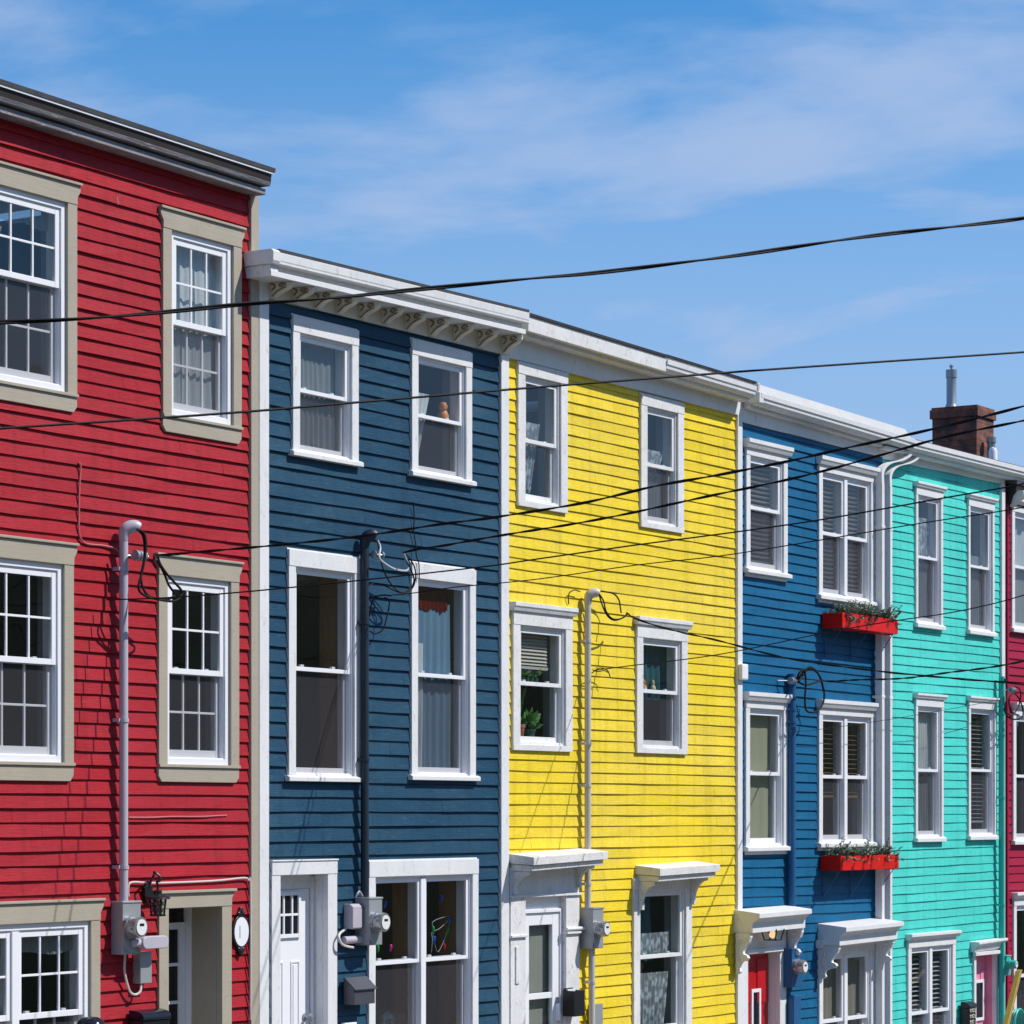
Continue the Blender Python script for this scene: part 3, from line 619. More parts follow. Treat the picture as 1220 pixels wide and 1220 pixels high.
m = MB(); m.box(dx0, oxa, -.02, .034, gz, ozt); m.box(oxb, dx1, -.02, .034, gz, ozt); m.box(dx0, dx1, -.02, .036, ozt, dz1 + .1); m.box(oxa - .04, oxb + .04, .036, .055, ozt + .01, ozt + .05)
m.box(oxa - .02, oxa - .001, -.15, -.021, gz, ozt); m.box(oxb + .001, oxb + .02, -.15, -.021, gz, ozt); m.box(oxa, oxb, -.15, -.021, ozt + .001, ozt + .02)
dw = obj('doorway', m, 'white', BLU.root, .003)
m = MB(); m.box(oxa, oxb, -.15, -.10, gz, ozt)
for z0_, z1_ in ((ozt - .5, ozt - .06),):
    for a, b in ((oxa + .12, oxa + .36), (oxa + .44, oxa + .68)): m.box(a, b, -.10, -.09, z0_, z1_)
obj('door_leaf', m, 'reddoor', dw, .004)
m = MB(); q0, q1 = U(894, -.1), U(905, -.1); zt_ = Z(900, 1178, -.1); sash_bars(m, q0 + .0, q1, gz + .6, zt_, -.099, -.082, .035); obj('door_window', m, 'vinyl', dw, .002)
m = MB(); m.box(q0 + .01, q1 - .01, -.099, -.092, gz + .62, zt_ - .01); obj('glass', m, 'blackgloss', dw)
hood(BLU, 905, 967.5, 1088.5, 1112, .29, 'white', .012, 'crown', 'scroll', blen=.40, bins=-.01)
hood(BLU, 1008.3, 1077, 1105, 1127, .33, 'white', .012, 'crown', 'scroll', blen=.34, bins=.02)
# blue eave
xa, xb = U(906, .2), U(1089, .2)
m = MB(); m.prx([(.0, .0), (.16, .0), (.196, .03), (.2, .062), (.212, .066), (.216, .112), (.204, .115), (.2, .105), (.0, .105)], xa, xb, e(xa), e(xb)); obj('gutter', m, 'white', BLU.root, .002)
m = MB(); m.prx([(-.02, -.03), (.1, -.03), (.1, -.001), (-.02, -.001)], xa - .02, U(1052, .1), e(xa), e(U(1052, .1))); obj('soffit_board', m, 'white', BLU.root, .002)
rt = line((912, 466), (1079, 515), 0)
xr = U(1078.5, .0)
m = MB(); m.prx([(-7, .11), (-.03, .106), (.10, .107), (.06, .175), (.0, .26), (-.2, .30), (-7, .31)], xa - .04, xr, e(xa), e(xr)); obj('roof', m, 'palefelt', BLU.root, .003)
m = MB(); m.add([(x, -d, z) for x in (U(884.4, .03), U(1052, .03)) for d in (-.02, .034) for z in (fb(x), e(x) - .025)], [(0, 2, 3, 1), (4, 5, 7, 6), (0, 1, 5, 4), (2, 6, 7, 3), (0, 4, 6, 2), (1, 3, 7, 5)]); obj('frieze', m, 'white', BLU.root, .002)
def downspout(h, px, d0, d1, w, top, xoff):
    x = U(px, d1); zt = top; n = MB(); zb = GZ(x) - .1; dc = (d0 + d1) / 2; hw = w / 2
    path = spline([(x + xoff, -dc - .03, zt), (x + xoff, -dc - .03, zt - .06), (x + xoff * .75, -dc - .02, zt - .13), (x + xoff * .25, -dc - .005, zt - .20), (x, -dc, zt - .30), (x, -dc, zt - .45)], 5)
    pts = path + [(x, -dc, zb)]; k0 = len(n.v)
    for i, p in enumerate(pts):
        p = Vector(p)
        for sx, sd in ((-1, -1), (1, -1), (1, 1), (-1, 1)): n.v.append((p.x + sx * hw, p.y - sd * (d1 - d0) / 2, p.z))
    for i in range(len(pts) - 1):
        for j in range(4): n.f.append((k0 + i * 4 + j, k0 + i * 4 + (j + 1) % 4, k0 + (i + 1) * 4 + (j + 1) % 4, k0 + (i + 1) * 4 + j))
    for zz in (zt - .9, zt - 2.7): n.box(x - hw - .012, x + hw + .012, .0, d1 + .004, zz, zz + .03)
    return obj('downspout', n, 'white', h.root, .004)
downspout(BLU, 1052.5, .035, .115, .065, e(U(1082, .1)) + .01, U(1082, .12) - U(1052.5, .12))
BLU.siding(U(882), U(1050), 4); BLU.shell((2.3, 4.9))

# ================= TURQUOISE HOUSE
fb = line((1056, 547), (1196, 576.5), .035); e = line((1086, 536), (1220, 569), .2)
X0, X1 = U(1052), U(1197.3)
TUR = House('turq', 1052, 1197.3, 'turq', .0957, .006, (e(X0) + .02, e(X1) + .02), 'turquoise clapboard row house with narrow white windows, a brick chimney and a pink door')
wt1 = window(TUR, 1091.6, 1123.6, 577, 749, 'turq', mid=666)
wt2 = window(TUR, 1154, 1185, 591, 757, 'turq', mid=677)
wt3 = window(TUR, 1091.3, 1124.3, 827, 1003, 'turq', mid=918)
wt4 = window(TUR, 1154.5, 1187.5, 830.5, 1000.5, 'turq', mid=918)
wt5 = window(TUR, 1082.3, 1138.8, 1110.5, 1298, 'turqbig', 2, mid=1204)
dx0, dx1 = U(1160.5, .03), U(1189.2, .03); oxa, oxb, ozt = U(1163, .03), U(1186.5, .03), Z(1175, 1136, .03); gz = GZ(dx0) - .2; dz1 = Z(1175, 1122, .03)
TUR.holes.append((dx0 + .012, dx1 - .012, gz - .3, dz1))
m = MB(); m.box(dx0, oxa, -.02, .034, gz, ozt); m.box(oxb, dx1, -.02, .034, gz, ozt); m.box(dx0, dx1, -.02, .036, ozt, dz1)
m.prx([(.0, ozt + .03), (.06, ozt + .03), (.085, ozt + .09), (.12, ozt + .12), (.12, ozt + .145), (.0, ozt + .15)], dx0 - .06, dx1 + .08, 0, .02); m.box(dx0 - .04, dx1 + .05, .036, .075, ozt - .012, ozt + .028)
dw = obj('doorway', m, 'white', TUR.root, .003)
m = MB(); m.box(oxa - .02, oxa - .001, -.16, -.021, gz, ozt); m.box(oxb + .001, oxb + .02, -.16, -.021, gz, ozt); m.box(oxa, oxb, -.16, -.021, ozt + .001, ozt + .02); m.box(oxa, oxb, -.16, -.1, gz, ozt)
for a, b in ((oxa + .42, oxa + .60),): m.box(a, b, -.1, -.09, ozt - .42, ozt - .2)
obj('door_leaf', m, 'pink', dw, .004)
m = MB(); q0, q1 = oxa + .08, U(1170.5, -.1); zt_ = Z(1168, 1167, -.1); sash_bars(m, q0, q1, zt_ - .47, zt_, -.099, -.078, .035); obj('door_window', m, 'vinyl', dw, .002)
m = MB(); m.box(q0 + .01, q1 - .01, -.099, -.09, zt_ - .45, zt_ - .01); obj('glass', m, 'blackgloss', dw)
xa, xb = U(1089.5, .2), U(1232, .2)
m = MB(); m.prx([(.0, .0), (.15, .0), (.192, .03), (.196, .062), (.208, .064), (.21, .115), (.0, .115)], xa, xb, e(xa), e(xb)); obj('gutter', m, 'white', TUR.root, .002)
m = MB(); m.prx([(-7, .10), (-.03, .116), (.16, .117), (.165, .135), (-.03, .16), (-.3, .18), (-7, .12)], xa - .02, xb, e(xa), e(xb)); obj('roof', m, 'shingle', TUR.root)
m = MB(); m.prx([(-.02, -.03), (.13, -.03), (.13, -.001), (-.02, -.001)], U(1053, .1), xb, e(U(1053, .1)), e(xb)); m.add([(x, -d, z) for x in (U(1052.2, .03), U(1197, .03)) for d in (-.02, .034) for z in (fb(x), e(x) - .025)], [(0, 2, 3, 1), (4, 5, 7, 6), (0, 1, 5, 4), (2, 6, 7, 3), (0, 4, 6, 2), (1, 3, 7, 5)]); obj('frieze', m, 'white', TUR.root, .002)
downspout(TUR, 1062, .03, .105, .055, e(U(1091, .1)) + .01, U(1091, .12) - U(1062, .12))
TUR.strip(U(1193.3, .03), U(1197.2, .03), 'white', fb(U(1195, .03)) - .001, .036)
# chimney
cd = -1.2; cxa = U(1163.6, cd); cxb = U(1184, cd); czt = Z(1163.6, 482, cd); hgt = 1.2; dep = .60
m = MB(); m.box(cxa, cxb, cd - dep, cd, czt - hgt, czt - .14); m.box(cxa - .025, cxb + .025, cd - dep - .025, cd + .025, czt - .14, czt - .03); m.box(cxa - .008, cxb + .008, cd - dep - .008, cd + .008, czt - .03, czt)
ch = obj('chimney', m, 'brick', TUR.root, .004)
px_, pd = (cxa + cxb) / 2 - .02, cd - dep * .5
pxx = U(1131, pd); pz1 = Z(1131, 440, pd)
pxx = cxa + .14; pd = cd - .40; pz1 = Z(1131, 440, pd)
m = MB(); m.lathe([(.085, czt), (.075, czt + .03), (.062, czt + .06), (.062, pz1 - .10), (.070, pz1 - .098), (.070, pz1), (.0, pz1 + .004)], (pxx, -pd, 0), n=18); m.lathe([(.012, pz1), (.012, pz1 + .03), (.026, pz1 + .035), (.026, pz1 + .055), (.012, pz1 + .065), (.0, pz1 + .08)], (pxx, -pd, 0), n=10); obj('flue_pipe', m, 'steel', ch, smooth=True)
vx = U(1181, -1.1); vz0, vz1 = Z(1181, 541, -1.1), Z(1181, 521, -1.1); m = MB(); m.lathe([(.05, vz0 - .3), (.05, vz1 - .07), (.062, vz1 - .068), (.062, vz1), (.0, vz1 + .003)], (vx, 1.1, 0), n=14); obj('roof_vent', m, 'steel', TUR.root, smooth=True)
vx = U(1183, -.8); vz = Z(1183, 536, -.8); m = MB(); m.lathe([(.05, vz - .3), (.055, vz - .02), (.04, vz + .02), (.0, vz + .035)], (vx, .8, 0), n=14); obj('vent_cap', m, 'vinyl', TUR.root, smooth=True)
TUR.siding(U(1050), U(1195), 5); TUR.shell((2.35, 4.7))

# ================= CRIMSON HOUSE
X0 = U(1197.5); X1 = X0 + 5.2; zt = Z(1215, 584, 0)
CRI = House('crimson', 0, 0, 'crimson', .097, 0, (zt, zt), 'crimson clapboard row house cut off at the right side of the photo', x0=X0, x1=X1)
wc1 = window(CRI, 1206, 1240, 597, 755, 'turqbig', mid=678)
wc2 = window(CRI, 1207.5, 1241, 838, 1006, 'turqbig', mid=925)
wc3 = window(CRI, 1208, 1262, 1062, 1270, 'turqbig', 2, mid=1160)
m = MB(); m.prx([(-7, .0), (-.2, .03), (.15, .0), (.15, .04), (-.2, .09), (-7, .05)], X0, X1, zt + .02, zt + .02); obj('roof', m, 'shingle', CRI.root)
m = MB(); m.prx([(-.02, -.2), (.05, -.2), (.08, -.1), (.12, -.06), (.14, .018), (-.02, .018)], X0 + .02, X1, zt, zt); corn = obj('cornice', m, 'darkmetal', CRI.root, .004)
for k in range(7):
    x = X0 + .12 + .7 * k; m = MB(); m.prx([(d, q + zt - .05) for d, q in prof], x - .06, x + .06); obj('bracket', m, 'white', corn, .003)
CRI.strip(X0, X0 + .05, 'crimson', zt - .2, .03); CRI.siding(X0, X1, 6); CRI.shell((2.35, 4.7))

# ------------------------------------------------------------------ behind the glass
curtain(wr2, 'white pleated curtain in the upper right window of the red house', 'curtain', (0, 1), (.0, 1), amp=.012, per=.09)
curtain(wr1, 'short grey sheer valance at the head of the upper left window of the red house', 'sheer', (0, 1), (.86, 1), amp=.01)
curtain(wr5, 'grey valance inside the ground floor window of the red house', 'sheer', (0, 1), (.84, .97), amp=.01)
curtain(wn1, 'sheer grey curtain filling the upper left window of the navy house', 'sheer', (0, .9), (0, 1), amp=.012)
curtain(wn1, 'white curtain edge gathered at the left of the upper left navy house window', 'curtain', (0, .24), (.22, .62), d=-.084, amp=.011, taper=.35)
curtain(wn2, 'white curtain tied aside in the upper right window of the navy house', 'curtain', (0, .5), (.0, .72), amp=.011, taper=.6)
curtain(wn4, 'pale blue curtain hanging in the tall right window of the navy house', 'bluecloth', (0, .85), (.0, .90), amp=.012, per=.09)
curtain(wn4, 'white lining peeping out left of the pale blue navy house curtain', 'curtain', (.04, .30), (.03, .68), d=-.083, amp=.012, taper=.1)
curtain(wn4, 'dark red valance above the pale blue curtain of the navy house', 'redcloth', (0, .8), (.86, 1), d=-.084, amp=.006)
curtain(wy1, 'gathered lace curtain half way up the upper left window of the yellow house', 'lace', (.0, .75), (.05, .66), amp=.012, taper=.45)
curtain(wy2, 'folded white cloth in the upper right window of the yellow house', 'lace', (.0, .9), (.42, .66), amp=.02, taper=.3)
curtain(wy2, 'grey sheer curtain low in the upper right window of the yellow house', 'sheer', (.0, .8), (.0, .46), amp=.01)
curtain(wy4, 'dark teal drape in the second floor right window of the yellow house', 'teal', (.0, 1), (.45, 1), d=-.14, amp=.02, per=.14)
blind(wy3, 'half raised white blind in the second floor left window of the yellow house', 'slat', (0, .85), (.66, 1), pitch=.03, tilt=.9)
curtain(wy5, 'white lace cafe curtain in the ground floor window of the yellow house', 'lace', (0, .88), (.55, .70), amp=.010)
curtain(wy5, 'longer white lace panel below the cafe curtain of the yellow house', 'lace', (0, .85), (.02, .42), d=-.088, amp=.012, taper=.12)
curtain(wy5, 'dark teal backdrop curtain in the ground floor window of the yellow house', 'teal', (.1, .6), (.5, 1), d=-.16, amp=.02, per=.12)
blind(wb1, 'beige slatted blind in the single upper window of the blue house', 'slat', (0, 1), (.0, 1), tilt=-.25, pitch=.046)
blind(wb2, 'beige slatted blind in the double upper window of the blue house', 'slat', (0, 1), (.0, 1), tilt=-.25, pitch=.046)
curtain(wb3, 'pale olive roller shade in the single lower window of the blue house', 'cream_cloth', (0, .9), (.0, 1), amp=.004, per=.4)
blind(wb4, 'dark slatted blind with brown bottom rail in the double lower window of the blue house', 'slatbrown', (0, 1), (.36, 1), tilt=.15, pitch=.05, rail='slatbrown')
curtain(wb5, 'beige curtain in the ground floor window of the blue house', 'linen', (0, 1), (.0, 1), amp=.012, per=.13)
curtain(wt1, 'white lace swag in the upper left window of the turquoise house', 'lace', (0, 1), (.45, .85), amp=.011)
curtain(wt1, 'sheer drape below the lace swag of the turquoise house', 'sheer', (0, .9), (.0, .5), d=-.100, amp=.012)
curtain(wt2, 'sheer curtain in the upper right window of the turquoise house', 'sheer', (0, 1), (.0, .62), amp=.012)
curtain(wt3, 'white curtain in the second floor left window of the turquoise house', 'curtain', (0, .95), (.48, 1), amp=.012)
curtain(wt3, 'grey sheer in the lower half of the second floor left window of the turquoise house', 'sheer', (0, .95), (.0, .48), amp=.012, d=-.100)
blind(wt4, 'pale slatted blind in the second floor right window of the turquoise house', 'slatgrey', (0, 1), (.1, 1), tilt=.2, pitch=.048)
blind(wt5, 'grey slatted blind in the ground floor double window of the turquoise house', 'slatgrey', (0, 1), (.1, 1), tilt=.3, pitch=.05)
curtain(wc1, 'white curtain in the upper window of the crimson house', 'curtain', (0, 1), (.0, 1), amp=.011)

def leaves(m, c, n, r, ln, wd, up=.6, rnd=random):
    for _ in range(n):
        a = rnd.uniform(0, 6.283); t = rnd.uniform(.25, 1) * r; el = rnd.uniform(up - .6, up + .7)
        p = Vector(c) + Vector((math.cos(a) * t, math.sin(a) * t * .5, rnd.uniform(0, r * .7)))
        dr = Vector((math.cos(a) * math.cos(el), math.sin(a) * math.cos(el) * .6, math.sin(el))) * ln * rnd.uniform(.6, 1.2)
        sd = dr.cross(Vector((rnd.uniform(-1, 1), rnd.uniform(-1, 1), .4))).normalized() * wd
        m.add([p, p + dr * .5 + sd, p + dr, p + dr * .5 - sd], [(0, 1, 2, 3)])
def pot_plant(x, d, z, h, label, pot='clay', leaf='leaf', spiky=False, r=.06):
    t = thing('potted_plant', (x, -d, z), label, 'plant', 'potted plants on the window ledges of the yellow house')
    obj('pot', MB().lathe([(r * .7, 0), (r * .72, .01), (r, h * .3), (r * 1.08, h * .3), (r * 1.08, h * .36), (r * .9, h * .36), (.001, h * .33)], (x, -d, z), n=14), pot, t, smooth=True)
    m = MB()
    if spiky:
        for k in range(14):
            a = random.uniform(0, 6.28); b = random.uniform(.05, .5); q = h * random.uniform(.6, 1); p0 = Vector((x, -d, z + h * .3))
            p2 = p0 + Vector((math.cos(a) * b * q, math.sin(a) * b * q * .3, q)); m.tube(spline([p0, (p0 + p2) / 2 + Vector((0, 0, .03)), p2], 3), [.007] * 6 + [.002], 4, flat=.3)
    else:
        leaves(m, (x, -d, z + h * .36), 60, r * 1.9, .11, .026)
    obj('foliage', m, leaf, t); return t
w = wy3; zl = w['z0'] + .0
pot_plant(w['x0'] + .17, -.11, zl, .46, 'spiky strap leaved plant low in the second floor yellow house window', 'clay', 'leaf', True)
pot_plant(w['x0'] + .36, -.12, zl, .36, 'broad leaved plant in a dark green pot beside the spiky plant', 'pot', 'leaf')
t = thing('flower_row', (w['x0'] + .2, .14, w['zm'] + .02), 'row of violet and yellow flowers in jars inside a yellow house window', 'flowers')
m = MB(); m.box(w['x0'], w['x1'] - .0, -.135, -.085, w['zm'] - .004, w['zm'] + .012); obj('shelf', m, 'white', t)
for k in range(6):
    x = w['x0'] + .09 + .075 * k; z = w['zm'] + .0125
    obj('jar', MB().lathe([(.018, 0), (.022, .02), (.02, .05), (.0, .052)], (x, .108, z), n=10), 'pot', t, smooth=True)
    m = MB(); leaves(m, (x, .108, z + .05), 26, .045, .065, .013); obj('leaves', m, 'leaf', t)
    m = MB(); leaves(m, (x, .106, z + .08), 22, .04, .036, .014, .9); obj('blossom', m, ('petal', 'petalw')[k % 2], t)
w = wy1; pot_plant(w['x0'] + .16, -.115, w['z0'], .30, 'small green plant low in the upper left window of the yellow house', 'pot', 'leaf', True)
w = wy4
for k, (fx, mt) in enumerate(((.12, 'petalw'), (.38, 'orange'), (.62, 'petalw'))):
    x = w['x0'] + (w['x1'] - w['x0']) * fx; z = w['zm'] + .008
    m = MB(); m.lathe([(.02, 0), (.032, .02), (.026, .05), (.014, .06), (.02, .085), (.012, .105), (0, .11)], (x, .125, z), n=12)
    tag(obj('ornament', m, mt, smooth=True, loc=(x, .125, z)), ('pale rounded ornament at the left of a yellow house sash', 'orange ornament between two pale ones on a yellow house sash', 'pale rounded ornament at the right of a yellow house sash')[k], 'ornament', 'ornaments on the sash')
# stuffed toy in the navy house, pumpkin in the yellow house
w = wn2; tx = w['x0'] + (w['x1'] - w['x0']) * .82; tz = w['zm'] + .012; ty = .112
t = thing('plush_toy', (tx, ty, tz), 'small orange plush toy sitting on the sash of the upper right navy house window', 'toy')
obj('body', MB().lathe([(.02, 0), (.045, .015), (.05, .05), (.035, .085), (.02, .1), (0, .102)], (tx, ty, tz), n=14), 'orange', t, smooth=True)
obj('head', MB().lathe([(.01, .09), (.034, .1), (.04, .128), (.028, .155), (0, .163)], (tx - .01, ty - .005, tz), n=14), 'orange', t, smooth=True)
w = wy5; tx = w['x0'] + .035; tz = w['zm'] + .02; t = thing('pumpkin_ornament', (tx, .118, tz), 'tiny orange pumpkin with a face on the sash of the yellow ground floor window', 'ornament')
obj('body', MB().lathe([(.02, 0), (.042, .012), (.05, .035), (.04, .062), (.01, .07), (0, .068)], (tx, .118, tz), n=14), 'orange', t, smooth=True)
m = MB(); [m.box(tx + a - .008, tx + a + .008, -.073, -.066, tz + b, tz + b + .014) for a, b in ((-.018, .036), (.016, .036), (0, .014))]; obj('face', m, 'black', t)
w = wy5; tx = w['x0'] + .26; tz = w['zm'] - .26; m = MB(); m.lathe([(.0, .0), (.03, .03), (.034, .08), (.02, .13), (.036, .16), (.03, .2), (.0, .215)], (tx, .13, tz), n=12)
tag(obj('figurine', m, 'twig', smooth=True, loc=(tx, .13, tz)), 'small brown figurine hanging in front of the lace in the yellow ground floor window', 'figurine')
# string of coloured bulbs in the navy ground floor window
w = wn5; t = thing('light_string', ((w['x0'] + w['x1']) / 2, .2, w['zm']), 'string of coloured holiday bulbs strung inside the navy ground floor window', 'lights')
zb_ = w['zm'] + .02
def PB(px, py): return P(px, py, -.16)
pts = [PB(x, y) for x, y in ((514, 1135), (516, 1108), (516, 1098), (532, 1092), (534, 1096), (524, 1106), (514, 1112), (518, 1125), (522, 1134), (530, 1118), (533, 1108), (536, 1098))]
obj('cord', MB().tube(spline(pts, 4), .0026, 6), 'greycable', t, smooth=True)
for (x, y), mt in zip(((516, 1108), (517, 1120), (535.5, 1097), (533, 1109), (526, 1071), (529, 1129), (450, 1131), (465, 1130), (458.5, 1078)), ('bulbg', 'bulbb', 'bulbb', 'bulbg', 'bulbb', 'bulbr', 'bulbg', 'bulbp', 'bulbb')):
    c = PB(x, y); obj('bulb', MB().lathe([(.007, .035), (.012, .03), (.016, .012), (.014, -.008), (.007, -.026), (0, -.034)], c, (random.uniform(-.4, .4), 0, 1), 10), mt, t, smooth=True)
for px, py, r, lb in ((459, 1212, .105, 'large clear glass ball low behind the navy ground floor window, left one'), (469, 1208, .09, 'clear glass ball low behind the navy ground floor window, right one')):
    c = P(px, py, -.28 if px < 462 else -.3); c = c + Vector((0, 0, -.03)); m = MB(); m.lathe([(r * math.sin(a), -r * math.cos(a)) for a in [math.pi * i / 12 for i in range(13)]], c, n=20)
    tag(obj('glass_ball', m, 'bottle', smooth=True, loc=c), lb, 'ball', 'glass balls in the window')

# ------------------------------------------------------------------ meters, masts and boxes on the walls
def meter(label, l, r, t, b, D, dpx, dpy, rad, mat='greymetal', conduit=None, extra=None, dome='dial', plate=True):
    x0, x1, z1, z0 = U(l, D), U(r, D), Z((l + r) / 2, t, D), Z((l + r) / 2, b, D)
    root = thing('electricity_meter', ((x0 + x1) / 2, 0, z0), label, 'meter', 'electricity meters on the house fronts')
    m = MB(); m.box(x0, x1, .012, D, z0, z1); m.box(x0 - .006, x1 + .006, .012, D + .006, z1 - .012, z1 + .004)
    obj('enclosure', m, mat, root, .005)
    c = P(dpx, dpy, D + .09); c = Vector((min(max(c.x, x0 + rad), x1 - rad), -D, c.z))
    if plate:
        m = MB(); m.prd([(c.x - rad * 1.1, c.z), (c.x - rad * 1.0, c.z - rad * 1.3)] + [(c.x + rad * 1.0 * math.cos(a), c.z - rad * 1.3 + rad * 1.0 * math.sin(a)) for a in [math.pi + math.pi * i / 10 for i in range(11)]] + [(c.x + rad * 1.1, c.z)], D - .001, D + .012); obj('cover_plate', m, mat, root, .003)
    m = MB(); m.lathe([(rad * 1.1, 0), (rad * 1.12, .03), (rad * 1.0, .034), (rad * .98, .085), (rad * .93, .10), (rad * .0, .104)], c, (0, -1, 0), 24); dm = obj('dome', m, dome, root, smooth=True)
    m = MB(); m.lathe([(rad * .72, .1045), (rad * .72, .107), (0, .1075)], c, (0, -1, 0), 20); obj('dial_face', m, 'dialface', dm, smooth=True)
    m = MB(); m.box(c.x - rad * .3, c.x + rad * .3, D + .108, D + .110, c.z + rad * .12, c.z + rad * .34); obj('display', m, 'black', dm)
    return root, (x0, x1, z0, z1)
def mast(root, px, dc, zt, zb, rad, mat, head=True, clamps=(), hx=.09):
    x = U(px, dc); m = MB(); m.tube([(x, -dc, zb), (x, -dc, zt)], rad, 16)
    obj('conduit', m, mat, root, smooth=True)
    for z in clamps:
        q = MB(); q.lathe([(rad * 1.18, -.014), (rad * 1.18, .014)], (x, -dc, z), n=16); q.box(x - rad * 1.6, x - rad * .98, .01, dc, z - .012, z + .012); obj('clamp', q, mat, root)
    if head:
        h = MB(); k = hx * .62
        pts = [(x, -dc, zt - .06), (x, -dc, zt - .02)] + [(x + k * (1 - math.cos(a)), -dc - .05 * (1 - math.cos(a)), zt - .02 + .062 * math.sin(a)) for a in [i * math.pi / 12 for i in range(2, 9)]]
        h.tube(pts, [rad * 1.08, rad * 1.25, rad * 1.42, rad * 1.5, rad * 1.52, rad * 1.52, rad * 1.5, rad * 1.42, rad * 1.2], 16); wh = obj('weatherhead', h, mat, root, smooth=True)
        e = Vector(pts[-1]); dv = (Vector(pts[-1]) - Vector(pts[-2])).normalized(); o = MB(); o.lathe([(rad * 1.02, -.004), (rad * 1.0, .003), (0, .004)], e, dv, 14); obj('opening', o, 'black', wh)
    return x
def cable(name, pts, r, mat, parent=None, n=6): return obj(name, MB().tube(spline(pts, n), r, 7), mat, parent, smooth=True)
def loops(root, paths, d, r=.010, mat='rubber'):
    for p in paths: cable('drip_loop', [P(x, y, d if len(q) == 0 else q[0]) for x, y, *q in p], r, mat, root)

# red
root, bx = meter('grey electricity meter with a tall grey mast on the red house', 146.3, 168, 1074, 1137, .12, 164.4, 1104.8, .078)
mast(root, 147.3, .075, Z(147, 634, .075), bx[3], .031, 'pvc', True, [Z(147, y, .075) for y in (678, 858, 1033)])
c = P(172, 1123, .14)
m = MB(); m.tube([(c.x - .14, -.15, c.z), (c.x - .02, -.15, c.z)], .028, 12); m.prd([(c.x - .03 + .045 * math.cos(a), c.z + .045 * math.sin(a)) for a in [math.pi / 2 + math.pi * i / 8 for i in range(9)]] + [(c.x + .17 + .045 * math.cos(a), c.z + .045 * math.sin(a)) for a in [-math.pi / 2 + math.pi * i / 8 for i in range(9)]], .13, .19)
obj('junction_fitting', m, 'pvc', root, .006, True)
x0_, x1_ = U(167.5, .085), U(181, .085); z1_, z0_ = Z(174, 1134, .085), Z(174, 1171.5, .085); obj('side_box', MB().box(x0_, x1_, .012, .085, z0_, z1_), 'greymetal', root, .004)
cable('cable_loop', [P(149, 1137, .05), P(148.5, 1158, .05), P(154, 1180, .05), P(161, 1185, .06), P(167, 1181, .07), P(168, 1172, .06)], .009, 'whitecable', root)
loops(root, [[(164, 631, .2), (172, 636, .24), (174, 652, .26), (170, 678, .26), (165, 700, .26), (172, 709, .27), (188, 714, .3), (208, 716, .3), (217, 706, .3), (208, 694, .3), (199, 684, .3), (191, 672, .28), (188, 663, .28)],
              [(163, 630, .2), (171, 640, .23), (172, 665, .25), (168, 690, .25), (176, 709, .27), (196, 714, .3), (208, 709, .3), (201, 697, .3), (195, 682, .28), (187, 668, .28)]], .2, .009)
c = P(166, 662, .16); m = MB()
for k in (-1, 0, 1): m.lathe([(.018, -.016), (.038, -.014), (.038, .014), (.018, .016)], (c.x + .038 * k, -.16, c.z), (1, 0, 0), 12)
m.tube([(c.x - .1, -.06, c.z), (c.x + .1, -.16, c.z)], .008, 6); obj('insulator', m, 'steel', root, smooth=True)
# navy
root, bx = meter('grey electricity meter box beside the navy house ground floor window', 439.8, 455.5, 1069.5, 1126, .15, 454, 1099, .078)
mast(root, 434.6, .07, Z(436, 644, .07), bx[3], .033, 'pvcnavy', True, [Z(435, y, .07) for y in (742, 905)], .05)
x0_, x1_ = U(420.5, .10), U(432, .10); z1_, z0_ = Z(426, 1077, .1), Z(426, 1107, .1)
m = MB(); m.prx([(.01, z0_ + .01), (.085, z0_), (.10, z0_ + .01), (.10, z1_ - .02), (.07, z1_), (.01, z1_)], x0_, x1_); obj('side_box', m, 'pvc', root, .005)
m = MB(); c = P(416, 1120, .06); m.tube([(c.x - .06, -.05, c.z), (c.x + .16, -.06, c.z - .0)], .03, 12); obj('elbow', m, 'pvc', root, smooth=True)
cable('cable_loop', [P(412, 1107, .03), P(405, 1112, .05), P(404, 1118, .07), P(409, 1126, .08), P(421, 1129, .06)], .010, 'whitecable', root)
cable('cable_tail', [P(427, 1065, .12), P(424, 1069, .1), P(428, 1062, .1), P(432, 1068, .09)], .007, 'greycable', root)
loops(root, [[(450, 644, .14), (453, 652, .16), (452, 664, .18), (458, 671, .2), (470, 678, .22), (484, 680, .24), (486, 674, .24), (483, 664, .25), (481, 659, .25)]], .2, .009, 'greycable')
loops(root, [[(450, 646, .14), (456, 676, .16), (466, 696, .18), (478, 706, .2), (490, 702, .22), (495, 690, .24), (494, 676, .25), (487, 664, .25), (481, 659, .25)],
             [(440, 697, .1), (450, 695, .12), (461, 699, .14), (471, 704, .16), (480, 706, .2), (490, 700, .22), (493, 688, .24), (484, 668, .25)],
             [(458, 712, .1), (464, 716, .1), (461, 735, .1), (456, 750, .09), (447, 755, .06), (441, 752, .05)],
             [(466, 710, .12), (457, 709, .1), (447, 712, .08), (442, 722, .06), (440, 735, .05)]], .2, .006)
c = P(450, 661, .12); m = MB()
for k in (-1, 1): m.lathe([(.014, -.012), (.03, -.01), (.03, .01), (.014, .012)], (c.x + .05 * k, -.12, c.z), (1, 0, 0), 12)
m.tube([(c.x - .06, -.1, c.z), (c.x + .06, -.14, c.z)], .008, 6); obj('insulator', m, 'steel', root, smooth=True)
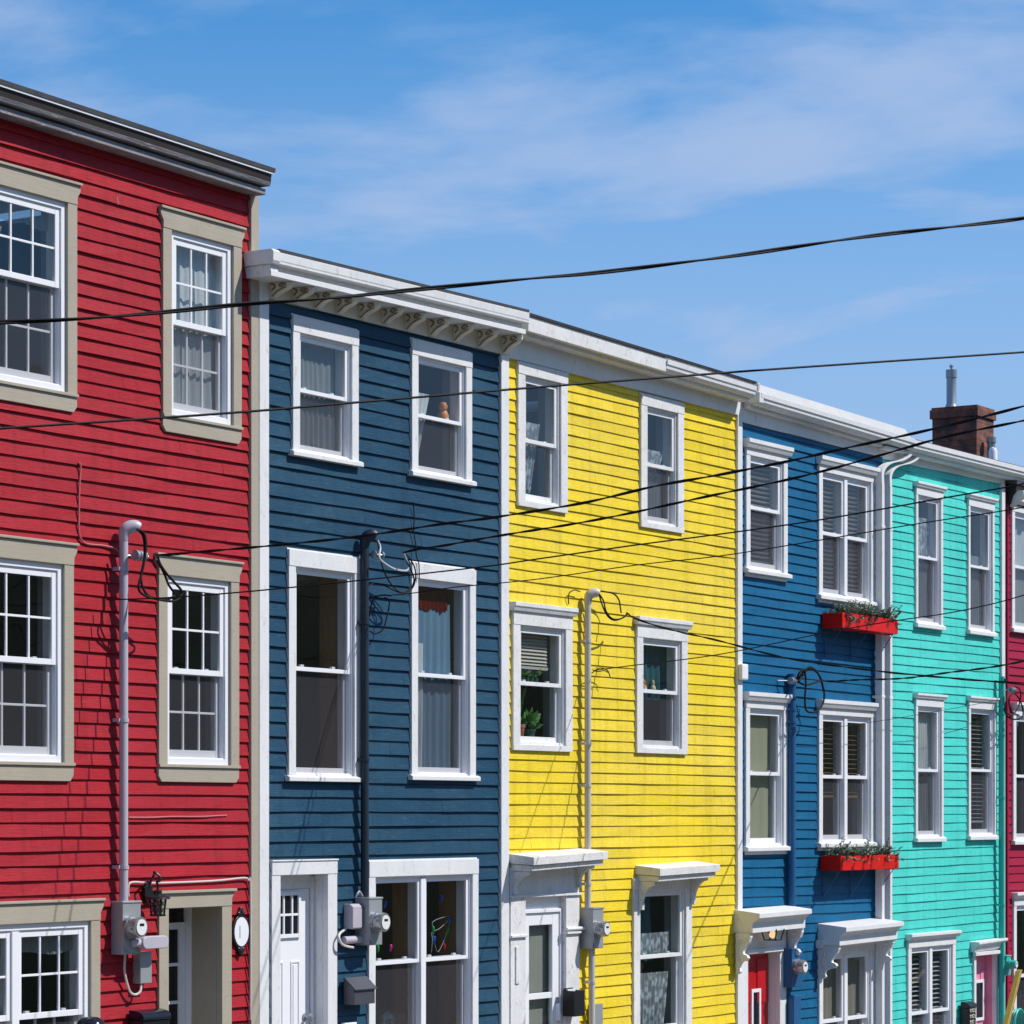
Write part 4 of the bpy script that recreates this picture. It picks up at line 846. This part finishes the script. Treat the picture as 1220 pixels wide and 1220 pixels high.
# yellow
root, bx = meter('grey electricity meter between the door and window of the yellow house', 706.3, 719, 1081.5, 1130, .15, 717, 1107, .072)
mast(root, 700.3, .07, Z(703, 712, .07), bx[3], .029, 'pvcwhite', True, [Z(701, y, .07) for y in (764, 886, 936, 1053)], .07)
mast(root, 705, .07, bx[2], GZ(U(705)) - .1, .029, 'pvcwhite', False, [bx[2] - .3])
x0_, x1_ = U(707.5, .07), U(718.5, .07); z1_ = Z(712, 1196, .07); obj('side_box', MB().box(x0_, x1_, .012, .07, z1_ - .45, z1_), 'greymetal', root, .004)
m = MB(); a = P(676, 1107, .06); b = P(694, 1104, .1); m.tube([(a.x, -.05, a.z), (b.x + .1, -.06, a.z + .0)], .016, 8); obj('bracing_arm', m, 'white', root, smooth=True)
loops(root, [[(714, 708, .13), (719, 716, .15), (722, 728, .18), (728, 736, .2), (735, 738, .2), (744, 735, .2), (747, 730, .2)], [(714, 709, .13), (718, 722, .15), (724, 734, .18), (732, 739, .2), (742, 736, .2), (748, 731, .2)],
             [(715, 704, .12), (730, 707, .14), (737, 714, .16), (739, 724, .18), (740, 730, .2)]], .2, .007)
loops(root, [[(677.5, 720, .02), (677.5, 708, .03), (684, 703, .05), (691, 705, .05)], [(705, 802, .08), (712, 797, .1), (717, 796, .1), (724, 799, .1), (727, 807, .1)], [(706, 798, .1), (712, 800, .12), (720, 799, .12), (724, 801, .12)]], .06, .005)
# blue
root, bx = meter('blue painted electricity meter with round dome between blue house hoods', 943.5, 957, 1130, 1176, .13, 958, 1152, .072, 'pvcblue', plate=False)
mast(root, 943.2, .06, Z(944, 803, .06), bx[3], .042, 'pvcblue', False, [Z(943, y, .06) for y in (845, 860)])
x0_, x1_ = U(946, .11), U(952, .11); z1_ = Z(948, 1186, .11); obj('side_box', MB().box(x0_, x1_ + .05, .012, .11, z1_ - .6, z1_), 'pvcblue', root, .006)
c = P(944, 811, .14); m = MB()
for k in (-1, 0, 1): m.lathe([(.015, -.014), (.036, -.012), (.036, .012), (.015, .014)], (c.x + .034 * k, -.14, c.z), (1, 0, 0), 12)
m.tube([(c.x - .08, -.02, c.z), (c.x + .08, -.16, c.z)], .008, 6); obj('insulator', m, 'steel', root, smooth=True)
loops(root, [[(949, 811, .16), (952, 802, .2), (958, 799, .22), (960, 812, .22), (959, 832, .22), (960, 845, .22), (966, 849, .22), (974, 847, .22), (980, 839, .22), (982, 828, .22), (980, 816, .22), (975, 803, .22), (966, 797, .22), (960, 800, .2), (952, 812, .2)],
             [(949, 813, .16), (955, 803, .2), (964, 795, .22), (973, 800, .22), (978, 810, .22), (981, 822, .22)], [(950, 812, .16), (960, 816, .2), (972, 813, .22), (980, 810, .22)]], .2, .010)
# turquoise
root, bx = meter('turquoise painted electricity meter beside the pink door', 1199.2, 1204.5, 1138.5, 1162, .13, 1202, 1150, .05, 'pvcturq', plate=False, dome='pvcturq')
mast(root, 1193.5, .075, Z(1193, 806, .075), GZ(U(1193)) - .1, .036, 'pvcturq', False, [Z(1193, y, .075) for y in (850, 950, 1078)])
loops(root, [[(1196, 808, .1), (1200, 816, .16), (1199, 832, .2), (1197, 846, .2), (1202, 855, .22), (1212, 857, .25), (1219, 852, .25), (1216, 836, .25), (1208, 826, .22), (1202, 834, .2), (1205, 848, .2), (1214, 852, .25)],
             [(1203, 823, .2), (1210, 818, .2), (1216, 824, .25), (1214, 840, .25), (1206, 852, .25), (1198, 848, .2)]], .2, .009)
c = P(1206, 822, .2); m = MB()
for k in (-1, 0, 1): m.lathe([(.015, -.014), (.032, -.012), (.032, .012), (.015, .014)], (c.x + .036 * k, -.2, c.z), (1, 0, 0), 12)
m.tube([(c.x - .08, -.02, c.z), (c.x + .08, -.2, c.z)], .008, 6); obj('insulator', m, 'steel', root, smooth=True)

# telephone cables stapled to the red wall
tag(cable('telephone_cable', [P(93, 551, .022), P(96, 556, .022), P(94.5, 580, .022), P(94, 612, .022), P(94, 632, .022), P(97, 643, .022), P(104, 648, .022), P(122, 650, .022), P(136, 653, .03), P(141, 657, .04)], .0075, 'pinkcable'), 'thin pink painted cable bent down the red wall above the mast', 'cable')
tag(cable('telephone_cable', [P(153, 974, .02), P(180, 974, .022), P(205, 973, .02), P(240, 973, .024), P(258, 972, .02), P(270, 971.5, .02)], .0065, 'pinkcable'), 'thin red cable running level under the lower right red house window', 'cable')
tag(cable('telephone_cable', [P(153, 1068, .03), P(153, 1056, .03), P(158, 1051, .03), P(180, 1052, .03), P(220, 1051, .03), P(260, 1049, .03), P(290, 1046, .03), P(296, 1049, .03), P(298.5, 1060, .038), P(298.5, 1215, .04)], .0075, 'whitecable'), 'white cable arching over the red house doorway', 'cable')
tag(cable('wall_cable', [P(492, 598, .03), P(493.5, 615, .03), P(493, 633, .03), P(495.5, 650, .04), P(496, 662, .05), P(499, 672, .05), P(499.5, 690, .05)], .005, 'rubber'), 'thin loose cable above the tall right navy house window', 'cable')

# wall lantern
lx, ld = U(188, .15), .15; zr, zc1, zc0 = Z(188, 1060, ld), Z(188, 1069, ld), Z(188, 1091.5, ld)
t = thing('wall_lantern', (lx, 0, zc0), 'black iron wall lantern with curled arm beside the red house door', 'lantern')
bxx = U(174.5, .02); zb0, zb1 = Z(175, 1075, .02), Z(175, 1049, .02)
m = MB(); m.prd([(bxx - .03, zb0), (bxx + .03, zb0), (bxx + .045, zb0 + .06), (bxx + .045, zb1 - .05), (bxx, zb1), (bxx - .045, zb1 - .05), (bxx - .045, zb0 + .06)], .016, .045); obj('backplate', m, 'black', t, .006)
m = MB(); m.tube(spline([(bxx, -.04, zb1 - .06), (bxx + .01, -.05, zb1 - .01), (bxx + .02, -.075, zb1 + .045), (lx - .01, -.125, zb1 + .06), (lx + .01, -.16, zb1 + .03), (lx + .005, -.165, zb1 + .0), (lx - .01, -.15, zb1 - .005), (lx, -.15, zr + .03), (lx, -.15, zr)], 5), .009, 8); obj('arm', m, 'black', t, smooth=True)
m = MB(); m.lathe([(.018, zr + .0), (.03, zr - .008), (.03, zr - .03), (.045, zr - .034), (.085, zc1 + .002), (.09, zc1 - .012), (.07, zc1 - .013), (.001, zc1 - .014)], (lx, -ld, 0), n=12); obj('lantern_roof', m, 'black', t, smooth=True)
m = MB()
for k in range(8):
    a = k * math.pi / 4 + .2; p = lambda r, z, a=a: (lx + r * math.cos(a), -ld + r * math.sin(a), z)
    m.tube([p(.062, zc1 - .012), p(.05, zc0 + .012)], .005, 5)
    q = lambda r, z, a=a: (lx + r * math.cos(a + .8), -ld + r * math.sin(a + .8), z)
    m.tube([p(.062, zc1 - .012), q(.056, (zc0 + zc1) / 2), p(.05, zc0 + .012)], .0035, 5)
m.lathe([(.056, zc0), (.056, zc0 + .014), (.044, zc0 + .014), (.0, zc0 + .012)], (lx, -ld, 0), n=16); obj('cage', m, 'black', t)
m = MB(); m.lathe([(.042, zc0 + .015), (.05, zc1 - .015)], (lx, -ld, 0), n=16); obj('glass', m, 'glass', t, smooth=True)
# oval plaque
ox, oz = U(287, .03), Z(287, 1110, .03)
t = thing('house_number_plaque', (ox, 0, oz - .18), 'white oval plaque in a black frame beside the red house door', 'plaque')
m = MB(); m.prd([(ox + .105 * math.cos(a), oz + .125 * math.sin(a)) for a in [i * math.pi / 16 for i in range(32)]], .016, .035)
for s in (1, -1):
    for (a, b, r) in ((0, .145, .03), (-.025, .132, .018), (.025, .132, .018), (0, .168, .016)): m.lathe([(r, .016), (r, .036), (r * .6, .042), (0, .043)], (ox + a, 0, oz + s * b), (0, -1, 0), 12)
obj('frame', m, 'black', t, .004, True)
m = MB(); m.prd([(ox + .086 * math.cos(a), oz + .108 * math.sin(a)) for a in [i * math.pi / 16 for i in range(32)]], .034, .038); obj('face', m, 'vinyl', t)
m = MB(); m.box(ox - .026, ox - .018, .038, .0395, oz - .045, oz + .045); obj('numeral', m, 'graywood', t)
# mailboxes
t = thing('mailbox', (U(432, .1), 0, Z(432, 1197, .1)), 'slate grey sloped lid mailbox under the navy house meter', 'mailbox', 'mailboxes on the house fronts')
x0_, x1_ = U(423.5, .15), U(448, .15); z0_, z1_, z2_ = Z(435, 1196.5, .15), Z(435, 1178, .15), Z(435, 1164, .06)
m = MB(); m.prx([(.036, z0_), (.14, z0_), (.14, z1_), (.05, z2_ - .01), (.036, z2_ - .01)], x0_, x1_); obj('body', m, 'mailgrey', t, .003)
m = MB(); m.prx([(.036, z2_ - .008), (.05, z2_ - .008), (.142, z1_ + .002), (.155, z1_ - .01), (.158, z1_ - .0), (.058, z2_ + .006), (.036, z2_ + .006)], x0_ - .008, x1_ + .008); obj('lid', m, 'mailgrey', t, .003)
x0_, x1_ = U(402, .09), U(427, .09)
tag(obj('parcel_box', MB().box(U(411, .06), U(425.5, .06), .016, .06, Z(418, 1240, .06), Z(418, 1218.5, .06)), 'vinyl', bevel=.006, loc=(U(418), 0, Z(418, 1240))), 'white box edge on the navy wall under the mailbox', 'box')
def round_mailbox(label, l, r, t_, b, D, mat, face=None):
    x0, x1, z1, z0 = U(l, D), U(r, D), Z((l + r) / 2, t_, D), Z((l + r) / 2, b, D)
    t = thing('mailbox', ((x0 + x1) / 2, 0, z0), label, 'mailbox', 'mailboxes on the house fronts')
    hh = .07; m = MB(); m.box(x0, x1, .036, D - .012, z0, z1 - hh); obj('body', m, mat, t, .006)
    m = MB(); m.prx([(.036, z1 - hh + .001), (D, z1 - hh + .001), (D - .002, z1 - hh + .03)] + [(.036 + (D - .04) * math.cos(a), z1 - hh + .03 + (hh - .03) * math.sin(a)) for a in [i * math.pi / 16 for i in range(1, 9)]], x0 - .008, x1 + .008); obj('lid', m, mat, t, .004, True)
    if face:
        m = MB(); n = 5
        for i in range(3):
            for j in range(9):
                cx_, cz_ = x0 + (x1 - x0) * (i + .5) / 3, z0 + (z1 - hh - z0) * (j + .5) / 9
                m.tube([(cx_ + .03 * math.cos(a) * (1 - a / 10), -(D - .006), cz_ + .03 * math.sin(a) * (1 - a / 10)) for a in [k * .8 + i + j for k in range(8)]] if False else [(cx_ + .026 * math.cos(k * .8 + i) * (1 - k / 10), -(D - .008), cz_ + .026 * math.sin(k * .8 + i) * (1 - k / 10)) for k in range(8)], .005, 5)
        obj('scrollwork', m, face, t)
    return t
round_mailbox('glossy black mailbox with curved lid below the red house lantern', 172, 203.5, 1203, 1262, .17, 'blackgloss')
round_mailbox('black mailbox with pale scrollwork front beside the pink door', 1156, 1164, 1193.5, 1262, .15, 'black', 'cream')
x0_, x1_ = U(689, .16), U(696.3, .16); z1_, z0_ = Z(692, 1180, .16), Z(692, 1210.5, .16)
t = thing('mailbox', (x0_, 0, z0_), 'narrow black open topped mailbox on the yellow house door post', 'mailbox', 'mailboxes on the house fronts')
m = MB(); m.box(x0_ - .07, x0_ - .06, .042, .16, z0_, z1_); m.box(x1_ - .01, x1_, .042, .16, z0_, z1_); m.box(x0_ - .06, x1_ - .01, .15, .16, z0_, z1_); m.box(x0_ - .06, x1_ - .01, .042, .052, z0_, z1_ + .02); m.box(x0_ - .06, x1_ - .01, .052, .15, z0_, z0_ + .01); obj('body', m, 'black', t, .002)
m = MB(); m.box(x0_ - .05, x1_ - .03, .07, .085, z0_ + .02, z1_ + .012); obj('letters', m, 'vinyl', t)
# dark rounded bin lid peeping up beside the red ground floor window
c = P(108, 1224, .30); m = MB(); m.lathe([(.09, -.45), (.10, -.02), (.11, -.015), (.11, .0), (.09, .045), (.05, .068), (.0, .075)], c, n=20)
tag(obj('bin', m, 'blackgloss', smooth=True, loc=(c.x, c.y, c.z - .4)), 'dark rounded lid peeping up below the red house ground floor window', 'bin')
# alarm box
x0_, x1_ = U(883.2, .07), U(891, .07); tag(obj('alarm_box', MB().box(x0_, x1_, .036, .08, Z(887, 810, .07), Z(887, 791, .07)), 'vinyl', bevel=.014, loc=(x0_, 0, Z(887, 810))), 'small white alarm box on the white strip beside the blue house', 'alarm')
# porch lamp under the blue hood
c = P(920.5, 1114, .15); t = thing('porch_lamp', (c.x, c.y, c.z), 'small square porch lamp under the hood of the red front door', 'lamp')
m = MB(); zt_ = c.z + .06
for sx in (-1, 1):
    for sy in (-1, 1): m.tube([(c.x + .085 * sx, c.y + .085 * sy, zt_), (c.x + .06 * sx, c.y + .06 * sy, c.z - .045)], .007, 5)
m.box(c.x - .066, c.x + .066, -c.y - .066, -c.y + .066, c.z - .052, c.z - .044); obj('frame', m, 'black', t)
m = MB(); m.lathe([(.0, -.034), (.03, -.02), (.036, .005), (.025, .03), (.012, .045), (.012, .06)], c, n=14)
n = NT('lit_bulb'); em = n.n('Emission', Strength=1.1); em.inputs[0].default_value = (1, .62, .32, 1); n.l(em.outputs[0], n.out.inputs[0]); obj('bulb', m, n.m, t, smooth=True)

# ------------------------------------------------------------------ flower boxes
def flower_box(l, r, tl, bl, D, lab1, lab2, seed):
    rnd = random.Random(seed); x0, x1, z1, z0 = U(l, D), U(r, D), Z(l, tl, D), Z(l, bl, D)
    g = thing('flower_box', ((x0 + x1) / 2, 0, z0), lab1, 'flower box', 'red flower boxes'); th = .02
    m = MB(); m.box(x0, x1, D - th, D, z0, z1); m.box(x0, x1, .02, .02 + th, z0, z1); m.box(x0, x0 + th, .02 + th, D - th, z0, z1); m.box(x1 - th, x1, .02 + th, D - th, z0, z1); m.box(x0 + th, x1 - th, .02 + th, D - th, z0, z0 + th); obj('trough', m, 'redpaint', g, .003)
    for x in (x0 + .06, (x0 + x1) / 2, x1 - .06):
        m = MB(); m.tube([(x, -.022, z0 - .30), (x, -.022, z0 - .006), (x, -(D - .03), z0 - .006)], .0055, 6); m.tube([(x, -.022, z0 - .27), (x, -(D - .04), z0 - .01)], .0045, 6); obj('bracket', m, 'pvcblue', g)
    m = MB(); m.box(x0 + th, x1 - th, .042, D - th - .002, z0 + th + .001, z1 - .03); obj('soil', m, 'soil', g)
    s = thing('evergreen_sprigs', ((x0 + x1) / 2, -D / 2, z1 - .03), lab2, 'plants', 'evergreen sprigs in the flower boxes')
    f, tw = MB(), MB()
    for k in range(165):
        px = rnd.uniform(x0 + .03, x1 - .03); pd = rnd.uniform(.06, D - .03); hgt = rnd.uniform(.05, .17) * (1.15 if rnd.random() < .3 else .85)
        ln = Vector((rnd.uniform(-.7, .7), rnd.uniform(-.8, .3) - .15, rnd.uniform(.35, 1))).normalized() * hgt * 1.2
        if rnd.random() < .10: ln = Vector((rnd.uniform(-.4, .6), -rnd.uniform(.5, 1), rnd.uniform(-.5, .2))).normalized() * .15
        p0 = Vector((px, -pd, z1 - .03)); tw.tube([p0, p0 + ln * .5, p0 + ln], .003, 4)
        for j in range(26):
            t_ = j / 26; c = p0 + ln * t_; a = rnd.uniform(0, 6.28); s_ = Vector((math.cos(a), math.sin(a), rnd.uniform(.1, .9))).normalized() * rnd.uniform(.028, .055); w_ = s_.cross(Vector((0, 0, 1))).normalized() * rnd.uniform(.007, .013)
            f.add([c, c + s_ * .5 + w_, c + s_, c + s_ * .5 - w_], [(0, 1, 2, 3)])
    obj('needles', f, 'spruce', s); obj('twigs', tw, 'twig', s)
flower_box(1003.7, 1070, 729.5, 747.5, .25, 'red flower box under the upper double window of the blue house', 'grey green evergreen sprigs in the upper red flower box', 3)
flower_box(1001.6, 1071, 1020, 1037.3, .25, 'red flower box under the lower double window of the blue house', 'grey green evergreen sprigs in the lower red flower box', 8)

# leaning board, hose
a, b = P(1214, 1156, .55), P(1196, 1232, .75); m = MB(); dr = (b - a).normalized(); 
n1 = Vector((1, 0, .22)).normalized() * .04; n2 = Vector((0, .03, .0))
m.add([a - n1 - n2, a + n1 - n2, a + n1 + n2, a - n1 + n2, b - n1 - n2, b + n1 - n2, b + n1 + n2, b - n1 + n2], [(0, 1, 2, 3), (4, 7, 6, 5), (0, 4, 5, 1), (1, 5, 6, 2), (2, 6, 7, 3), (3, 7, 4, 0)])
tag(obj('wooden_board', m, 'mustard', bevel=.004, loc=b), 'mustard brown board leaning at the corner of the turquoise house', 'board')
c = P(1208, 1216, .5); m = MB()
for k in range(4): m.tube([(c.x + (.13 + .008 * k) * math.cos(q), c.y - .03 * k + .02, c.z - .06 + (.17 + .008 * k) * math.sin(q)) for q in [i * 6.283 / 24 for i in range(25)]], .012, 7, False)
tag(obj('garden_hose', m, 'pvcturq', smooth=True, loc=c), 'coiled green garden hose beside the leaning mustard board', 'hose')

# ------------------------------------------------------------------ overhead cables: each hangs in one vertical plane from wall to pole
POLE = Vector((U(440) + .05, -10.4, 0))
def plane_pts(px_pts, A, B):
    out = []; dirv = (B - A); nrm = Vector((dirv.y, -dirv.x, 0))
    for px, py in px_pts:
        r = ray(px, py); t = nrm.dot(A - CAM) / nrm.dot(r); out.append(CAM + r * t)
    return out
def wire(label, pts, A, B, r, twist=0, ext=True, back=0, name='overhead_cable', mat='rubber'):
    A, B = Vector((A.x, A.y, 0)), Vector((B.x, B.y, 0)); q = plane_pts(pts, A, B)
    if ext:
        a, b = q[-2], q[-1]; k = (Vector((B.x, B.y, 0)) - Vector((b.x, b.y, 0))).length / max((Vector((b.x, b.y, 0)) - Vector((a.x, a.y, 0))).length, 1e-3)
        en = Vector((B.x, B.y, b.z + (b.z - a.z) * k)); n_ = max(1, int((en - b).length / max((b - a).length, .05))); bb = b.copy()
        for i in range(1, n_ + 1): q.append(bb.lerp(en, i / n_))
    if back:
        st = q[0] - q[1]; q0 = q[0].copy(); k = max(1, int(back / st.length))
        for i in range(1, k + 1): q.insert(0, q0 + st * i)
    c = spline(q, 14); m = MB()
    if twist:
        s = 0; pa, pb = [], []; fine = []
        for i in range(len(c) - 1):
            L = (c[i + 1] - c[i]).length; n = max(1, int(L / .06))
            for k in range(n): fine.append((c[i].lerp(c[i + 1], k / n), s + L * k / n))
            s += L
        for p, s in fine:
            wob = .006 * math.sin(s * 3.1) + .005 * math.sin(s * 1.7 + 1); ph = 6.283 * s / twist + 1.5 * math.sin(s * .9)
            o = Vector((0, math.cos(ph), math.sin(ph))) * r * .95; z = Vector((0, 0, wob)); pa.append(p + o + z); pb.append(p - o + z)
        m.tube(pa, r, 6); m.tube(pb, r, 6)
    else: m.tube(c, r, 7)
    mid = c[len(c) // 2]
    tag(obj(name, m, mat, smooth=True, loc=mid), label, 'cable', 'overhead cables'); return q[-1]
ends = []
A1, B1 = Vector((U(0, 6.2), -6.2, 0)), Vector((U(1220, 8.6), -8.6, 0)); B1 = A1 + (B1 - A1) * 2.4
wire('thick twisted black cable sagging across the sky above all the houses', [(-60, 386), (0, 382.5), (90, 377), (190, 369), (290, 361), (400, 356), (530, 344), (640, 332), (700, 326), (800, 314), (900, 302), (1050, 280), (1140, 268), (1220, 257), (1290, 245)], A1, B1, .0047, 1.3, True, 9)
A2 = Vector((U(0, 6.4), -6.4, 0)); B2 = Vector((U(1220, 8.4), -8.4, 0)); B2 = A2 + (B2 - A2) * 2.4
wire('thin straight cable crossing below the thick twisted one from red wall to chimney pipe', [(-60, 516), (0, 510.5), (160, 500), (300, 490), (430, 479), (620, 463), (800, 449), (905, 441), (1050, 431), (1220, 419.5), (1290, 414)], A2, B2, .0046, 0, True, 9)
ends.append(wire('twisted service cable from the red house mast rising right past the navy mast', [(186, 662), (215, 661), (298, 654), (380, 644), (430, 637.5), (520, 624.5), (590, 616.5), (690, 600), (780, 579), (860, 566), (940, 551), (1022, 531), (1111, 509.5), (1220, 483)], P(168, 662, .15), POLE, .0056, .6))
ends.append(wire('twisted service cable from the navy house mast rising right', [(481, 659), (500, 655), (533, 651), (590, 640), (640, 630.5), (760, 609), (860, 588), (960, 566), (1049, 543.5), (1130, 521), (1220, 500)], P(481, 659, .25), POLE, .0056, .6))
ends.append(wire('thin service cable from low on the red mast across navy and yellow walls', [(127, 714.5), (200, 712), (298, 704.5), (433, 691), (577, 675), (640, 666), (760, 649), (860, 636), (960, 622), (1037, 609), (1120, 594), (1196, 581), (1225, 575)], P(125, 715, .08), POLE, .0052))
ends.append(wire('thin telephone cable from the navy mast tail rising right', [(447, 710), (480, 708), (510, 704), (548, 699), (640, 690), (760, 673), (860, 662), (980, 643), (1093, 624), (1180, 611), (1222, 604)], P(445, 710, .06), POLE, .0042))
ends.append(wire('thin cable from the yellow wall hook rising right over the flower box', [(709, 798.5), (760, 792), (820, 785), (877, 776), (978, 755), (1050, 742), (1126, 731), (1180, 720), (1222, 708.5)], P(706, 799, .08), POLE, .0046))
ends.append(wire('twisted service cable from the blue house mast to the right', [(982, 812), (1000, 812.5), (1049, 809), (1090, 806), (1126, 802), (1165, 797), (1199, 791.5), (1225, 787)], P(982, 812, .22), POLE, .0054, .6))
wire('twisted cable from the yellow mast drooping past the blue house to the right edge', [(747, 731), (760, 739), (800, 752), (860, 764.5), (948, 785), (1043, 799.5), (1126, 807), (1199, 813), (1235, 815)], P(747, 731, .2), P(747, 731, .2) + (P(1235, 815, 4.2) - P(747, 731, .2)) * 1.5, .0052, .6)
q = [P(940, 872, .09), P(980, 868.5, .14), P(1060, 857, .2), P(1130, 845, .25), P(1195, 833, .2)]
tag(obj('overhead_cable', MB().tube(spline(q, 10), .003, 6), 'rubber', smooth=True, loc=q[2]), 'hair thin cable between the blue conduit and the turquoise conduit', 'cable', 'overhead cables')
# the pole the service cables run to, on the far pavement
pz = max(p.z for p in ends) + .5; t = thing('utility_pole', (POLE.x, POLE.y, GZ(POLE.x)), 'wooden utility pole on the camera side of the street', 'pole')
obj('shaft', MB().tube([(POLE.x, POLE.y - .16, GZ(POLE.x) - .6), (POLE.x, POLE.y - .16, pz)], [.15, .11], 14), 'twig', t, smooth=True)
obj('hook_band', MB().lathe([(.125, -.6), (.13, -.58), (.13, .25), (.125, .27)], (POLE.x, POLE.y - .16, pz - .7), n=14), 'steel', t, smooth=True)

CLOUD = (14.2, 3.3, .4)
# ------------------------------------------------------------------ light, sky, camera
sd = Vector((.6, -1.0, 1.35)).normalized()
L = bpy.data.lights.new('sun', 'SUN'); L.energy = 5.0; L.angle = R(.5); L.color = (1, .955, .89)
so = bpy.data.objects.new('sun', L); COL.objects.link(so); so.rotation_euler = sd.to_track_quat('Z', 'Y').to_euler(); so.location = (XN, -20, 30)
wd = bpy.data.worlds.new('World'); SC.world = wd; wd.use_nodes = True; nt = wd.node_tree; nt.nodes.clear()
def N(t, **k):
    n = nt.nodes.new('ShaderNode' + t)
    for a, b in k.items():
        if a in n.inputs.keys(): n.inputs[a].default_value = b
        else: setattr(n, a, b)
    return n
LK = nt.links.new
sky = N('TexSky'); sky.sky_type = 'NISHITA'; sky.sun_disc = False; sky.sun_elevation = math.asin(sd.z); sky.sun_rotation = math.atan2(sd.x, sd.y)
sky.air_density = 1.0; sky.dust_density = .1; sky.ozone_density = 2.0; sky.altitude = 60
hs = N('Mix', data_type='RGBA', blend_type='MULTIPLY'); hs.inputs[0].default_value = 1; LK(sky.outputs[0], hs.inputs[6]); hs.inputs[7].default_value = (.38, .98, 1.42, 1)
tc = N('TexCoord'); sx = N('SeparateXYZ'); LK(tc.outputs['Generated'], sx.inputs[0])
zz = N('Math', operation='ADD'); zz.inputs[1].default_value = .22; LK(sx.outputs[2], zz.inputs[0])
dx_ = N('Math', operation='DIVIDE'); LK(sx.outputs[0], dx_.inputs[0]); LK(zz.outputs[0], dx_.inputs[1])
dy_ = N('Math', operation='DIVIDE'); LK(sx.outputs[1], dy_.inputs[0]); LK(zz.outputs[0], dy_.inputs[1])
cb = N('CombineXYZ'); LK(dx_.outputs[0], cb.inputs[0]); LK(dy_.outputs[0], cb.inputs[1])
m0 = N('Mapping'); m0.inputs['Rotation'].default_value = (0, 0, R(-32 + 9)); LK(cb.outputs[0], m0.inputs[0])
mp = N('Mapping'); mp.inputs['Scale'].default_value = (3.7, 2.6, 1); mp.inputs['Location'].default_value = CLOUD; LK(m0.outputs[0], mp.inputs[0])
n1 = N('TexNoise', Scale=1.0, Detail=10.0, Roughness=.54, Distortion=.25); LK(mp.outputs[0], n1.inputs['Vector'])
r1 = N('ValToRGB'); r1.color_ramp.elements[0].position = .38; r1.color_ramp.elements[1].position = .67; r1.color_ramp.interpolation = 'EASE'; LK(n1.outputs['Fac'], r1.inputs[0])
c0 = N('Math', operation='MULTIPLY'); c0.inputs[1].default_value = .9; LK(r1.outputs[0], c0.inputs[0])
hz = N('MapRange'); hz.inputs['From Min'].default_value = .10; hz.inputs['From Max'].default_value = .27; hz.inputs["To Min"].default_value = .85; hz.inputs['To Max'].default_value = .0; LK(sx.outputs[2], hz.inputs['Value'])
cm = N('Math', operation='MAXIMUM'); LK(c0.outputs[0], cm.inputs[0]); LK(hz.outputs[0], cm.inputs[1])
mx = N('Mix', data_type='RGBA'); LK(cm.outputs[0], mx.inputs[0]); LK(hs.outputs[2], mx.inputs[6]); mx.inputs[7].default_value = (3.9, 5.3, 8.0, 1)
bg = N('Background', Strength=.1); LK(mx.outputs[2], bg.inputs[0]); ow = N('OutputWorld'); LK(bg.outputs[0], ow.inputs[0])

cd = bpy.data.cameras.new('camera'); cam = bpy.data.objects.new('camera', cd); COL.objects.link(cam); SC.camera = cam
cam.location = CAM; cam.rotation_euler = (R(90), 0, ANG - R(90))
cd.sensor_width = 36; cd.lens = F / 1220 * 36; cd.shift_y = (HY - 610) / 1220; cd.clip_end = 3000; cd.clip_start = .1
SC.view_settings.view_transform = 'Standard'; SC.view_settings.look = 'None'; SC.view_settings.exposure = 0; SC.view_settings.gamma = 1
SC.cycles.transparent_max_bounces = 24; SC.cycles.max_bounces = 8; SC.cycles.use_denoising = True
